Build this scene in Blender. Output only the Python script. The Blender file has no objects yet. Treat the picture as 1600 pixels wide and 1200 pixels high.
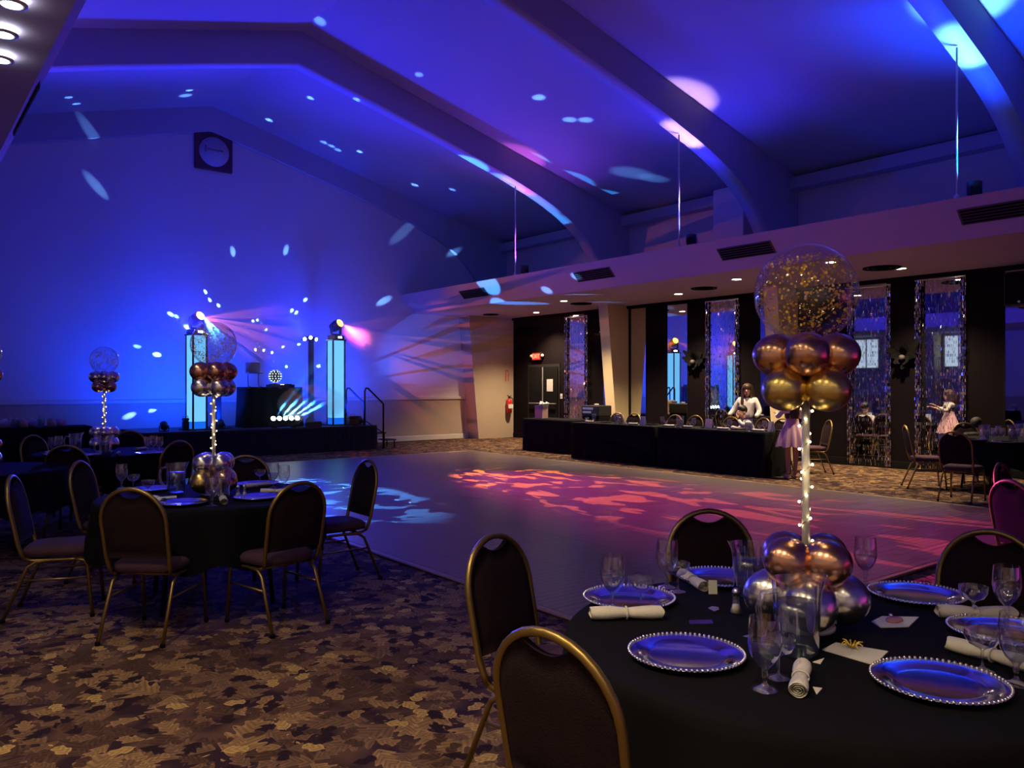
import bpy, math, random
from mathutils import Vector, Matrix

# ------------------------------------------------------------------ camera
T = math.radians(38.2)
F, CX, CY, H = 1250.0, 800.0, 602.0, 1.53
ST, CT = math.sin(T), math.cos(T)
scn = bpy.context.scene
COL = scn.collection
cam = bpy.data.objects.new('camera', bpy.data.cameras.new('camera'))
COL.objects.link(cam)
cam.location = (0, 0, H)
cam.rotation_euler = (math.radians(90), 0, -T)
cam.data.sensor_width = 36
cam.data.lens = 36 * F / 1600
cam.data.shift_y = (CY - 600) / 1600
cam.data.clip_start = 0.05
scn.camera = cam
vs = scn.view_settings
vs.view_transform = 'Standard'; vs.look = 'None'; vs.gamma = 1; vs.use_curve_mapping = False
vs.exposure = 0.0
scn.cycles.use_denoising = True
scn.cycles.max_bounces = 7
scn.cycles.diffuse_bounces = 4
scn.cycles.glossy_bounces = 4
scn.cycles.transmission_bounces = 4
scn.cycles.transparent_max_bounces = 24
scn.cycles.volume_bounces = 0
scn.cycles.sample_clamp_indirect = 3.0
scn.cycles.adaptive_threshold = 0.02
scn.cycles.caustics_reflective = False
scn.cycles.caustics_refractive = False

# the hall is closed on all sides; the world behind it is nearly dark
w = bpy.data.worlds.new('world'); scn.world = w; w.use_nodes = True
w.node_tree.nodes['Background'].inputs[0].default_value = (0.02, 0.02, 0.08, 1)
w.node_tree.nodes['Background'].inputs[1].default_value = 0.2

# ------------------------------------------------------------------ room measures (metres)
XR, XL, XM = 14.64, -2.64, 6.0            # right wall, left wall, ridge
YB, YF = 19.0, -5.0                       # stage wall, wall behind the camera
ZE, ZR = 5.75, 8.0                        # eaves, ridge
ARCH_Y = [18.72, 13.87, 9.18, 4.49, -0.20]
SOF = 3.50                                # underside of the side soffits


def raydir(px, py):
    a = (px - CX) / F
    return Vector((ST + a * CT, CT - a * ST, (CY - py) / F))
def at(px, py, z=0.0):
    d = raydir(px, py); t = (z - H) / d.z
    return Vector((0, 0, H)) + d * t
def dep(px, D, z=0.0):
    a = (px - CX) / F
    return Vector(((ST + a * CT) * D, (CT - a * ST) * D, z))
def on_x(px, X):
    d = raydir(px, CY); return d.y / d.x * X
def on_y(px, Y):
    d = raydir(px, CY); return d.x / d.y * Y
def on_yz(px, py, Y):
    d = raydir(px, py); return Vector((0, 0, H)) + d * (Y / d.y)
def on_xz(px, py, X):
    d = raydir(px, py); return Vector((0, 0, H)) + d * (X / d.x)
def roof_z(x):
    return ZR - (ZR - ZE) * abs(x - XM) / (XR - XM)
def hit(px, py):
    """first of stage wall, roof or soffit that the ray meets"""
    d = raydir(px, py); o = Vector((0, 0, H)); t = 0.5
    while t < 40:
        p = o + d * t
        if p.y >= YB or p.z >= roof_z(p.x) or p.x >= XR or (p.x > 11.2 and p.z > SOF and p.z < 4):
            return p
        t += 0.02
    return o + d * 20

# ------------------------------------------------------------------ helpers
def empty(name, loc=(0, 0, 0), rz=0.0):
    o = bpy.data.objects.new(name, None); COL.objects.link(o)
    o.empty_display_size = 0.1
    o.location = loc; o.rotation_euler = (0, 0, rz)
    return o
def tag(o, label=None, cat=None, group=None, kind=None):
    if label: o['label'] = label
    if cat: o['category'] = cat
    if group: o['group'] = group
    if kind: o['kind'] = kind
    return o
def copy_tree(o, parent=None):
    c = o.copy(); COL.objects.link(c); c.parent = parent
    for ch in list(o.children):
        copy_tree(ch, c)
    return c

class MB:
    def __init__(s): s.v = []; s.f = []; s.sm = []
    def quadbox(s, x0, x1, y0, y1, z0, z1):
        b = len(s.v)
        s.v += [(x, y, z) for z in (z0, z1) for y in (y0, y1) for x in (x0, x1)]
        for q in ((0, 2, 3, 1), (4, 5, 7, 6), (0, 1, 5, 4), (2, 6, 7, 3), (0, 4, 6, 2), (1, 3, 7, 5)):
            s.f.append(tuple(b + i for i in q)); s.sm.append(False)
        return s
    box = quadbox
    def bbox(s, x0, x1, y0, y1, z0, z1, c=0.01):
        """box with chamfered vertical and top edges"""
        c = min(c, (x1 - x0) * .45, (y1 - y0) * .45, (z1 - z0) * .45)
        rings = [(z0, c), (z0 + c, 0), (z1 - c, 0), (z1, c)]
        pts = []
        for z, i in rings:
            xa, xb, ya, yb = x0 + i, x1 - i, y0 + i, y1 - i
            pts.append([(xa + c, ya, z), (xb - c, ya, z), (xb, ya + c, z), (xb, yb - c, z), (xb - c, yb, z), (xa + c, yb, z), (xa, yb - c, z), (xa, ya + c, z)])
        s.loft(pts, True, True, smooth=False)
        return s
    def loft(s, rings, cap0=True, cap1=True, smooth=True, close=True):
        n = len(rings[0]); b = len(s.v)
        for r in rings: s.v += [tuple(p) for p in r]
        for i in range(len(rings) - 1):
            for j in range(n if close else n - 1):
                k = (j + 1) % n
                s.f.append((b + i * n + j, b + i * n + k, b + (i + 1) * n + k, b + (i + 1) * n + j)); s.sm.append(smooth)
        if cap0: s.f.append(tuple(b + j for j in reversed(range(n)))); s.sm.append(False)
        if cap1: s.f.append(tuple(b + (len(rings) - 1) * n + j for j in range(n))); s.sm.append(False)
        return s
    def lathe(s, prof, n=20, c=(0, 0, 0), cap0=True, cap1=True, smooth=True):
        rings = [[(c[0] + r * math.cos(2 * math.pi * j / n), c[1] + r * math.sin(2 * math.pi * j / n), c[2] + z) for j in range(n)] for r, z in prof]
        return s.loft(rings, cap0, cap1, smooth)
    def tube(s, pts, r, n=8, smooth=True, caps=True, flat=1.0):
        pts = [Vector(p) for p in pts]; rings = []
        up = None
        for i, p in enumerate(pts):
            t = (pts[min(i + 1, len(pts) - 1)] - pts[max(i - 1, 0)]).normalized()
            if up is None:
                up = Vector((0, 0, 1)) if abs(t.z) < .9 else Vector((0, 1, 0))
            a = t.cross(up)
            if a.length < 1e-5: a = t.cross(Vector((1, 0, 0)))
            a.normalize(); bvec = a.cross(t).normalized(); up = bvec
            rr = r[i] if isinstance(r, (list, tuple)) else r
            rings.append([p + (a * math.cos(2 * math.pi * j / n) * flat + bvec * math.sin(2 * math.pi * j / n)) * rr for j in range(n)])
        return s.loft(rings, caps, caps, smooth)
    def ball(s, c, r, n=14, m=9, sc=(1, 1, 1)):
        prof = []
        rings = []
        for i in range(m + 1):
            t = math.pi * (0.02 + 0.96 * i / m); z = -math.cos(t); q = math.sin(t)
            rings.append([(c[0] + r * sc[0] * q * math.cos(2 * math.pi * j / n), c[1] + r * sc[1] * q * math.sin(2 * math.pi * j / n), c[2] + r * sc[2] * z) for j in range(n)])
        return s.loft(rings)
    def prism_y(s, poly, y0, y1):
        """polygon in xz extruded along y"""
        b = len(s.v); n = len(poly)
        s.v += [(x, y0, z) for x, z in poly] + [(x, y1, z) for x, z in poly]
        s.f.append(tuple(range(b, b + n))); s.sm.append(False)
        s.f.append(tuple(reversed(range(b + n, b + 2 * n)))); s.sm.append(False)
        for i in range(n):
            k = (i + 1) % n
            s.f.append((b + i, b + n + i, b + n + k, b + k)); s.sm.append(False)
        return s
    def quad(s, a, b_, c, d):
        b = len(s.v); s.v += [tuple(a), tuple(b_), tuple(c), tuple(d)]
        s.f.append((b, b + 1, b + 2, b + 3)); s.sm.append(False); return s
    def build(s, name, mat, parent=None, loc=(0, 0, 0), rz=0.0):
        me = bpy.data.meshes.new(name)
        me.from_pydata(s.v, [], s.f)
        me.polygons.foreach_set('use_smooth', s.sm)
        me.materials.append(mat); me.update()
        o = bpy.data.objects.new(name, me); COL.objects.link(o)
        o.parent = parent; o.location = loc; o.rotation_euler = (0, 0, rz)
        return o

# ------------------------------------------------------------------ materials
def mat(name, col, rough=.6, metal=0.0, spec=.5, emit=None, es=0.0, bump=None, var=None, coat=0):
    m = bpy.data.materials.new(name); m.use_nodes = True
    nt = m.node_tree; b = nt.nodes['Principled BSDF']
    b.inputs['Base Color'].default_value = (*col, 1)
    b.inputs['Roughness'].default_value = rough
    b.inputs['Metallic'].default_value = metal
    b.inputs['Specular IOR Level'].default_value = spec
    if coat: b.inputs['Coat Weight'].default_value = coat
    if emit:
        b.inputs['Emission Color'].default_value = (*emit, 1); b.inputs['Emission Strength'].default_value = es
    tc = None
    if bump or var:
        tc = nt.nodes.new('ShaderNodeTexCoord')
    if bump:
        sc, st = bump
        n = nt.nodes.new('ShaderNodeTexNoise'); n.inputs['Scale'].default_value = sc; n.inputs['Detail'].default_value = 4
        nt.links.new(tc.outputs['Object'], n.inputs['Vector'])
        bp = nt.nodes.new('ShaderNodeBump'); bp.inputs['Strength'].default_value = st; bp.inputs['Distance'].default_value = .01
        nt.links.new(n.outputs['Fac'], bp.inputs['Height']); nt.links.new(bp.outputs[0], b.inputs['Normal'])
    if var:
        sc, c2 = var
        n = nt.nodes.new('ShaderNodeTexNoise'); n.inputs['Scale'].default_value = sc; n.inputs['Detail'].default_value = 5
        nt.links.new(tc.outputs['Object'], n.inputs['Vector'])
        mx = nt.nodes.new('ShaderNodeMix'); mx.data_type = 'RGBA'
        mx.inputs[6].default_value = (*col, 1); mx.inputs[7].default_value = (*c2, 1)
        nt.links.new(n.outputs['Fac'], mx.inputs[0]); nt.links.new(mx.outputs[2], b.inputs['Base Color'])
    return m
def emis(name, col, s):
    m = bpy.data.materials.new(name); m.use_nodes = True; nt = m.node_tree
    nt.nodes.clear(); e = nt.nodes.new('ShaderNodeEmission'); o = nt.nodes.new('ShaderNodeOutputMaterial')
    e.inputs[0].default_value = (*col, 1); e.inputs[1].default_value = s
    nt.links.new(e.outputs[0], o.inputs[0]); return m
def glass(name, tint=(1, 1, 1), base=.05, edge=.7, rough=.02, trans=.97, pw=3.0):
    m = bpy.data.materials.new(name); m.use_nodes = True; nt = m.node_tree; nt.nodes.clear()
    tr = nt.nodes.new('ShaderNodeBsdfTransparent'); tr.inputs[0].default_value = (*[c * trans for c in tint], 1)
    gl = nt.nodes.new('ShaderNodeBsdfGlossy'); gl.inputs['Roughness'].default_value = rough
    gl.inputs['Color'].default_value = (*tint, 1)
    lw = nt.nodes.new('ShaderNodeLayerWeight'); lw.inputs[0].default_value = .5
    p = nt.nodes.new('ShaderNodeMath'); p.operation = 'POWER'; p.inputs[1].default_value = pw
    mr = nt.nodes.new('ShaderNodeMapRange'); mr.inputs[3].default_value = base; mr.inputs[4].default_value = edge
    mx = nt.nodes.new('ShaderNodeMixShader'); o = nt.nodes.new('ShaderNodeOutputMaterial')
    nt.links.new(lw.outputs['Facing'], p.inputs[0]); nt.links.new(p.outputs[0], mr.inputs[0])
    nt.links.new(mr.outputs[0], mx.inputs[0]); nt.links.new(tr.outputs[0], mx.inputs[1]); nt.links.new(gl.outputs[0], mx.inputs[2])
    nt.links.new(mx.outputs[0], o.inputs[0]); return m

M = {}
M['paint'] = mat('white wall paint', (.72, .70, .70), .75, var=(1.5, (.66, .64, .64)), bump=(60, .08))
M['beige'] = mat('beige wainscot paint', (.52, .41, .30), .7, var=(2, (.47, .37, .28)), bump=(60, .08))
M['column'] = mat('cream column paint', (.80, .67, .40), .7, bump=(40, .06))
M['trimw'] = mat('cream trim', (.68, .64, .58), .5)
M['roofp'] = mat('blue-tinted roof plaster', (.47, .50, .62), .85, var=(.8, (.41, .44, .56)), bump=(30, .1))  # cream plaster; the blue of the lights is put into its colour
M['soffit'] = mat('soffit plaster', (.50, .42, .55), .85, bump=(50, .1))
M['darkwall'] = mat('dark brown wall panel', (.0062, .0032, .0056), .85, spec=.1, var=(6, (.005, .003, .0045)))
M['black'] = mat('black satin', (.012, .012, .013), .5)
M['blackm'] = mat('matt black', (.004, .004, .0045), .9, spec=.15)
M['blackmetal'] = mat('black metal', (.015, .015, .016), .35, .6)
M['mirror'] = mat('mirror glass', (.80, .80, .82), .015, 1.0)
M['cloth'] = mat('black table linen', (.0042, .0042, .0062), .9, spec=.12, bump=(400, .15))
M['stageskirt'] = mat('black stage skirt', (.012, .012, .015), .9)
M['stagetop'] = mat('stage deck', (.03, .03, .035), .45)
M['vent'] = mat('vent grille', (.07, .06, .06), .6)
M['brass'] = mat('antique gold chair frame', (.32, .22, .065), .36, .85, var=(30, (.26, .18, .06)))
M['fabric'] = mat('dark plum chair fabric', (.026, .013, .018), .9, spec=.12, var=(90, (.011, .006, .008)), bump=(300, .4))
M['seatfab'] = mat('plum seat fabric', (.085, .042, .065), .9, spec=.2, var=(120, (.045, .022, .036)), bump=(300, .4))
M['silverb'] = mat('chrome silver balloon', (.80, .78, .76), .24, 1.0)
M['copperb'] = mat('chrome copper balloon', (.74, .40, .25), .24, 1.0)
M['goldb'] = mat('chrome gold balloon', (.74, .55, .18), .28, 1.0)
M['conf'] = mat('gold confetti foil', (1.0, .68, .10), .36, .55)
M['pole'] = mat('white pole', (.75, .73, .66), .4)
M['wire'] = mat('silver wire', (.6, .6, .6), .3, 1)
M['bulb'] = emis('fairy bulb', (1.0, .80, .42), 14)
M['bubble'] = glass('clear bubble balloon', base=.075, edge=.7)
M['glass'] = glass('clear glassware', base=.18, edge=1.0, pw=2.0)
M['water'] = glass('water', (.92, .95, 1), base=.10, edge=.5, trans=.9)
M['frost'] = mat('frosted plastic', (.55, .58, .62), .35)
M['charger'] = mat('silver charger plate', (.80, .80, .92), .11, 1.0)
M['beadrim'] = mat('silver beaded rim', (.80, .78, .76), .25, 1.0)
M['napkin'] = mat('white linen napkin', (.74, .71, .62), .9, bump=(60, .25))
M['card'] = mat('white card stock', (.75, .73, .66), .8)
M['pink'] = mat('pink print', (.55, .22, .24), .6)
M['foil'] = mat('silver foil fringe', (.82, .82, .86), .12, 1.0)
M['white'] = mat('white plastic', (.75, .75, .75), .5)
M['red'] = mat('fire extinguisher red', (.55, .015, .015), .3)
M['paper'] = mat('paper sheet', (.6, .58, .6), .85)
M['warmlens'] = emis('downlight lens', (1, .82, .55), 70)
M['cool'] = emis('cool lens', (.85, .93, 1), 40)
M['orangelens'] = emis('orange lens', (1, .33, .02), 22)
M['bluelens'] = emis('white blue lens', (.55, .85, 1), 18)
M['scrim'] = emis('lit scrim fabric', (.16, .55, 1.0), 1.15)
M['scrimlow'] = emis('lit scrim foot', (.01, .16, 1.0), .9)
M['exitred'] = emis('exit sign red', (1, .03, .012), 2.2)
M['exitglow'] = emis('exit letters', (1, .30, .16), 2.6)
M['day'] = emis('daylight behind sheer curtain', (.62, .78, 1.0), .75)
M['skin'] = mat('skin', (.50, .27, .19), .55)
M['hairb'] = mat('dark brown hair', (.035, .014, .008), .5)
M['hairk'] = mat('black hair', (.008, .006, .006), .45)
M['blouse'] = mat('white blouse', (.68, .66, .66), .8)
M['shirt'] = mat('pale lilac shirt', (.52, .50, .62), .8)
M['dress'] = mat('pink tulle dress', (.62, .38, .47), .8)
M['darkcl'] = mat('dark clothing', (.02, .02, .026), .85)
M['ivory'] = mat('ivory cardigan', (.7, .66, .64), .8)
M['plaque'] = mat('dark plaque board', (.10, .03, .05), .7)
M['gift'] = mat('pale pink gift bag', (.55, .36, .36), .7)
M['darkmetal'] = mat('dark handrail', (.01, .01, .012), .4, .5)
M['grating'] = mat('laptop grey', (.2, .2, .22), .4)

# carpet: overlapping acanthus leaves in tan, brown and gold on aubergine
def carpet():
    m = bpy.data.materials.new('leaf print carpet'); m.use_nodes = True; nt = m.node_tree
    N = nt.nodes.new; L = nt.links.new; b = nt.nodes['Principled BSDF']
    b.inputs['Roughness'].default_value = .95; b.inputs['Specular IOR Level'].default_value = .1
    tc = N('ShaderNodeTexCoord')
    def math_(op, a, c=None, d=None):
        n = N('ShaderNodeMath'); n.operation = op
        for k, x in enumerate((a, c, d)):
            if x is None: continue
            if isinstance(x, (int, float)): n.inputs[k].default_value = x
            else: L(x, n.inputs[k])
        return n.outputs[0]
    def noise(scale, det=3, vec=None):
        n = N('ShaderNodeTexNoise'); n.inputs['Scale'].default_value = scale; n.inputs['Detail'].default_value = det
        L(vec or tc.outputs['Object'], n.inputs['Vector']); return n
    def ramp(src, stops, interp='LINEAR'):
        r = N('ShaderNodeValToRGB'); r.color_ramp.interpolation = interp
        while len(r.color_ramp.elements) < len(stops): r.color_ramp.elements.new(.5)
        for e, (p, c) in zip(r.color_ramp.elements, stops): e.position = p; e.color = (*c, 1)
        L(src, r.inputs[0]); return r.outputs[0]
    wn = noise(11, 2)
    def leaves(scale, off, size, lobes, cols, fat):
        """one leaf per cell, turned at random, with scalloped edge and herringbone veins"""
        mp = N('ShaderNodeMapping'); mp.inputs['Scale'].default_value = (scale, scale, 0); mp.inputs['Location'].default_value = (off, off * 1.7, 0)
        L(tc.outputs['Object'], mp.inputs['Vector'])
        vo = N('ShaderNodeTexVoronoi'); vo.voronoi_dimensions = '2D'; vo.inputs['Scale'].default_value = 1; vo.inputs['Randomness'].default_value = .8; L(mp.outputs[0], vo.inputs['Vector'])
        df = N('ShaderNodeVectorMath'); df.operation = 'SUBTRACT'; L(mp.outputs[0], df.inputs[0]); L(vo.outputs['Position'], df.inputs[1])
        sp = N('ShaderNodeSeparateXYZ'); L(df.outputs[0], sp.inputs[0])
        rc = N('ShaderNodeSeparateColor'); L(vo.outputs['Color'], rc.inputs[0])
        ang = math_('MULTIPLY', rc.outputs[0], 6.283)
        ca, sa = math_('COSINE', ang), math_('SINE', ang)
        x0 = math_('ADD', math_('MULTIPLY', sp.outputs[0], ca), math_('MULTIPLY', sp.outputs[1], sa))
        y0 = math_('SUBTRACT', math_('MULTIPLY', sp.outputs[1], ca), math_('MULTIPLY', sp.outputs[0], sa))
        # bend the leaf
        y = math_('ADD', y0, math_('MULTIPLY', math_('MULTIPLY', x0, x0), math_('SUBTRACT', math_('MULTIPLY', rc.outputs[1], 1.6), .8)))
        ay = math_('ABSOLUTE', y)
        u = math_('DIVIDE', x0, size)                                   # -1..1 along the leaf
        half = math_('MULTIPLY', math_('SQRT', math_('MAXIMUM', math_('SUBTRACT', 1.0, math_('MULTIPLY', u, u)), 0.0)), size * fat)
        sc_ = math_('MULTIPLY', math_('SINE', math_('ADD', math_('MULTIPLY', x0, lobes), math_('MULTIPLY', ay, -lobes * .9))), size * .13)
        wob = math_('MULTIPLY', math_('SUBTRACT', wn.outputs['Fac'], .5), size * .5)
        edge = math_('SUBTRACT', math_('ADD', math_('ADD', half, sc_), wob), ay)
        mask = N('ShaderNodeMapRange'); mask.inputs[1].default_value = 0; mask.inputs[2].default_value = .02; L(edge, mask.inputs[0])
        vein = N('ShaderNodeMapRange'); vein.inputs[1].default_value = -1; vein.inputs[2].default_value = .6; vein.inputs[3].default_value = .66; vein.inputs[4].default_value = 1.0
        L(math_('SINE', math_('ADD', math_('MULTIPLY', x0, lobes * 2), math_('MULTIPLY', ay, -lobes * 2.4))), vein.inputs[0])
        rimd = N('ShaderNodeMapRange'); rimd.inputs[1].default_value = 0; rimd.inputs[2].default_value = size * .22; rimd.inputs[3].default_value = 1.25; rimd.inputs[4].default_value = .8; L(edge, rimd.inputs[0])
        col = ramp(rc.outputs[2], cols, 'CONSTANT')
        k = math_('MULTIPLY', vein.outputs[0], rimd.outputs[0])
        cm = N('ShaderNodeMix'); cm.data_type = 'RGBA'; cm.blend_type = 'MULTIPLY'; cm.inputs[0].default_value = 1
        kc = N('ShaderNodeCombineColor')
        for q in range(3): L(k, kc.inputs[q])
        L(col, cm.inputs[6]); L(kc.outputs[0], cm.inputs[7])
        return mask.outputs[0], cm.outputs[2]
    dark, brown, mid, tan, gold = (.026, .013, .022), (.085, .046, .036), (.17, .098, .062), (.28, .17, .085), (.46, .30, .115)
    cur = ramp(noise(3.5, 2).outputs['Fac'], [(.42, dark), (.58, brown)])
    for args in ((3.3, 0.0, .62, 22, [(0, brown), (.35, mid), (.7, tan)], .50),
                 (3.9, 5.3, .46, 26, [(0, mid), (.4, tan), (.75, brown)], .42),
                 (6.2, 2.1, .42, 20, [(0, dark), (.3, tan), (.55, mid), (.8, brown)], .50),
                 (6.0, 9.7, .30, 16, [(0, brown), (.45, dark), (.6, gold), (.8, tan)], .62)):
        mk, cl = leaves(*args)
        mx = N('ShaderNodeMix'); mx.data_type = 'RGBA'; L(mk, mx.inputs[0]); L(cur, mx.inputs[6]); L(cl, mx.inputs[7]); cur = mx.outputs[2]
    L(cur, b.inputs['Base Color'])
    bp = N('ShaderNodeBump'); bp.inputs['Strength'].default_value = .3; bp.inputs['Distance'].default_value = .004
    L(noise(350, 2).outputs['Fac'], bp.inputs['Height']); L(bp.outputs[0], b.inputs['Normal'])
    return m
M['carpet'] = carpet()
def parquet():
    m = bpy.data.materials.new('worn parquet'); m.use_nodes = True; nt = m.node_tree
    N = nt.nodes.new; L = nt.links.new; b = nt.nodes['Principled BSDF']
    tc = N('ShaderNodeTexCoord')
    oi = N('ShaderNodeObjectInfo')
    geo = N('ShaderNodeNewGeometry')
    mp = N('ShaderNodeMapping'); mp.inputs['Scale'].default_value = (1.0, 12, 1); L(geo.outputs['Position'], mp.inputs['Vector'])
    n = N('ShaderNodeTexNoise'); n.inputs['Scale'].default_value = 1.6; n.inputs['Detail'].default_value = 6; L(mp.outputs[0], n.inputs['Vector'])
    r = N('ShaderNodeValToRGB')
    r.color_ramp.elements[0].position = .3; r.color_ramp.elements[0].color = (.11, .078, .078, 1)
    r.color_ramp.elements[1].position = .7; r.color_ramp.elements[1].color = (.185, .135, .135, 1)
    L(n.outputs['Fac'], r.inputs[0]); L(r.outputs[0], b.inputs['Base Color'])
    mr = N('ShaderNodeMapRange'); mr.inputs[3].default_value = .24; mr.inputs[4].default_value = .40; L(n.outputs['Fac'], mr.inputs[0]); L(mr.outputs[0], b.inputs['Roughness'])
    wv = N('ShaderNodeTexWave'); wv.bands_direction = 'Y'; wv.inputs['Scale'].default_value = 4.2; wv.inputs['Distortion'].default_value = .6
    L(geo.outputs['Position'], wv.inputs['Vector'])
    bp = N('ShaderNodeBump'); bp.inputs['Strength'].default_value = .10; bp.inputs['Distance'].default_value = .01; L(wv.outputs['Fac'], bp.inputs['Height'])
    L(bp.outputs[0], b.inputs['Normal'])
    return m
M['parquet'] = parquet()

# ------------------------------------------------------------------ light helpers
def aim(o, target):
    d = (Vector(target) - Vector(o.location)).normalized()
    o.rotation_euler = d.to_track_quat('-Z', 'Y').to_euler()
def spot(name, loc, target, col, watts, deg, blend=.5, radius=.03, parent=None):
    l = bpy.data.lights.new(name, 'SPOT'); l.color = col; l.energy = watts
    l.spot_size = math.radians(deg); l.spot_blend = blend; l.shadow_soft_size = radius
    o = bpy.data.objects.new(name, l); COL.objects.link(o); o.location = loc; aim(o, target)
    return o
def gobo(o, target, builder):
    """light through a pattern wheel: builder gets (nodes, links, u, v) with u, v the tangents of the throw"""
    l = o.data; l.use_nodes = True; nt = l.node_tree; N = nt.nodes.new; L = nt.links.new
    e = nt.nodes['Emission']
    wv = (Vector(target) - Vector(o.location)).normalized()
    uv = wv.cross(Vector((0, 0, 1))).normalized(); vv = uv.cross(wv).normalized()
    g = N('ShaderNodeNewGeometry')
    def dot(vec):
        d = N('ShaderNodeVectorMath'); d.operation = 'DOT_PRODUCT'; L(g.outputs['Incoming'], d.inputs[0]); d.inputs[1].default_value = vec; return d.outputs['Value']
    def div(a, b):
        d = N('ShaderNodeMath'); d.operation = 'DIVIDE'; L(a, d.inputs[0]); L(b, d.inputs[1]); return d.outputs[0]
    dw = dot(wv)
    builder(nt, N, L, div(dot(uv), dw), div(dot(vv), dw), e)

# ------------------------------------------------------------------ house and stage light (bulbs and lenses are built with their fixtures further down)
BLUE = (.015, .085, 1.0)
WASH = [((4.55, 17.35, .80), 1.0), ((5.75, 17.5, .80), 1.0), ((7.75, 17.4, .80), 1.0), ((9.0, 17.35, .80), .7)]
for p, e in WASH:
    spot('stage wash light', p, (p[0], YB, 2.2), (.0, .036, 1.0), 440 * e, 150, .9, .12)
# flood heads on the stage truss throw blue over roof and hall
spot('truss flood light', (7.6, 17.3, 2.75), (6.0, 9.0, 8.0), (.012, .022, 1.0), 1150, 125, .8, .15)
spot('truss flood light', (5.0, 17.3, 2.75), (3.0, 9.0, 7.0), (.03, .03, 1.0), 1100, 125, .8, .15)

# ================================================================== THE SETTING
def struct(o):
    o['kind'] = 'structure'; return o
struct(MB().box(XL - .2, XR + .2, YF - .2, YB + .2, -.12, 0).build('floor', M['carpet']))

# dance floor: laid in square panels with a metal edging strip
DX0, DX1, DY0, DY1 = 3.55, 10.65, 3.15, 15.1
df = struct(MB().box(DX0, DX1, DY0, DY1, .0005, .006).build('floor_dance', M['blackm']))
nx, ny = 8, 13
px_, py_ = (DX1 - DX0) / nx, (DY1 - DY0) / ny
g = .0012
proto = MB().bbox(g, px_ - g, g, py_ - g, .004, .022, .001)
first = None
for i in range(nx):
    for j in range(ny):
        if first is None:
            o = first = proto.build('floor_panel', M['parquet'], df)
        else:
            o = first.copy(); COL.objects.link(o)
        o.location = (DX0 + i * px_, DY0 + j * py_, 0)
M['edge'] = mat('gold edging strip', (.42, .30, .16), .4, .7)
for (a, b, c, d) in ((DX0 - .06, DX0, DY0 - .06, DY1 + .06), (DX1, DX1 + .06, DY0 - .06, DY1 + .06), (DX0, DX1, DY0 - .06, DY0), (DX0, DX1, DY1, DY1 + .06)):
    m = MB(); z = .023
    m.v += [(a, c, .001), (b, c, .001), (b, d, .001), (a, d, .001)]
    inner = [(max(a, DX0 - .004) if a < DX0 else a, 0)]
    m.bbox(a, b, c, d, .001, z, .008)
    m.v = m.v; m.build('edging_strip', M['edge'], df)

# stage wall
wb = struct(MB().prism_y([(XL - .2, 0), (XR + .2, 0), (XR + .2, ZE + .3), (XM, ZR + .3), (XL - .2, ZE + .3)], YB, YB + .2).build('wall_back', M['paint']))
MB().box(XL, 13.2, YB - .02, YB + .01, .14, 1.13).build('wainscot_panel', M['beige'], wb)
MB().bbox(XL, 13.2, YB - .06, YB + .01, 1.13, 1.21, .012).build('chair_rail', M['trimw'], wb)
struct(MB().bbox(XL, 13.2, YB - .035, YB + .01, 0.001, .14, .01).build('baseboard_back', M['trimw']))
# right wall, dark brown, with black baseboard
wr = struct(MB().box(XR, XR + .2, YF - .2, YB + .2, 0, ZE + .3).build('wall_right', M['paint']))
MB().box(XR - .03, XR + .01, YF, 18.5, .14, SOF).build('wall_lining', M['darkwall'], wr)
struct(MB().bbox(XR - .05, XR + .01, YF, 18.5, 0.001, .14, .01).build('baseboard_right', M['blackm']))
struct(MB().bbox(XR - .10, XR + .01, YF, 18.5, SOF - .07, SOF, .01).build('trim_1', M['blackm']))
# left wall with windows and the wall behind the camera
wl = struct(MB().box(XL - .2, XL, YF - .2, YB + .2, 0, ZE + .3).build('wall_left', M['paint']))
MB().box(XL - .01, XL + .02, YF, YB, .14, 1.13).build('wainscot_panel', M['beige'], wl)
struct(MB().bbox(XL - .01, XL + .04, YF, YB, 0.001, .14, .01).build('baseboard_left', M['trimw']))
struct(MB().prism_y([(XL - .2, 0), (XR + .2, 0), (XR + .2, ZE + .3), (XM, ZR + .3), (XL - .2, ZE + .3)], YF - .2, YF).build('wall_front', M['paint']))
for k, (ya, yb) in enumerate(((16.35, 17.35), (12.75, 13.75))):
    wn = struct(MB().box(XL, XL + .015, ya, yb, 2.25, 3.4).build('window_%d' % (k + 1), M['day']))
    for (a, b, c, d) in ((ya - .07, ya, 2.18, 3.47), (yb, yb + .07, 2.18, 3.47), (ya, yb, 2.18, 2.25), (ya, yb, 3.4, 3.47), ((ya + yb) / 2 - .02, (ya + yb) / 2 + .02, 2.25, 3.4)):
        MB().bbox(XL, XL + .05, a, b, c, d, .006).build('window_frame', M['trimw'], wn)

# roof
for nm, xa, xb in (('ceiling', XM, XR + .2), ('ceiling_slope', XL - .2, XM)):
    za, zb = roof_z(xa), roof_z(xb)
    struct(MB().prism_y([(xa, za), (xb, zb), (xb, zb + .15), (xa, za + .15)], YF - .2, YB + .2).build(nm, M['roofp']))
# eaves beam along both side walls
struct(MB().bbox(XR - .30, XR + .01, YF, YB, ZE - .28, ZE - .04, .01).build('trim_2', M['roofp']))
struct(MB().bbox(XL - .01, XL + .30, YF, YB, ZE - .28, ZE - .04, .01).build('trim_3', M['roofp']))

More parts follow.
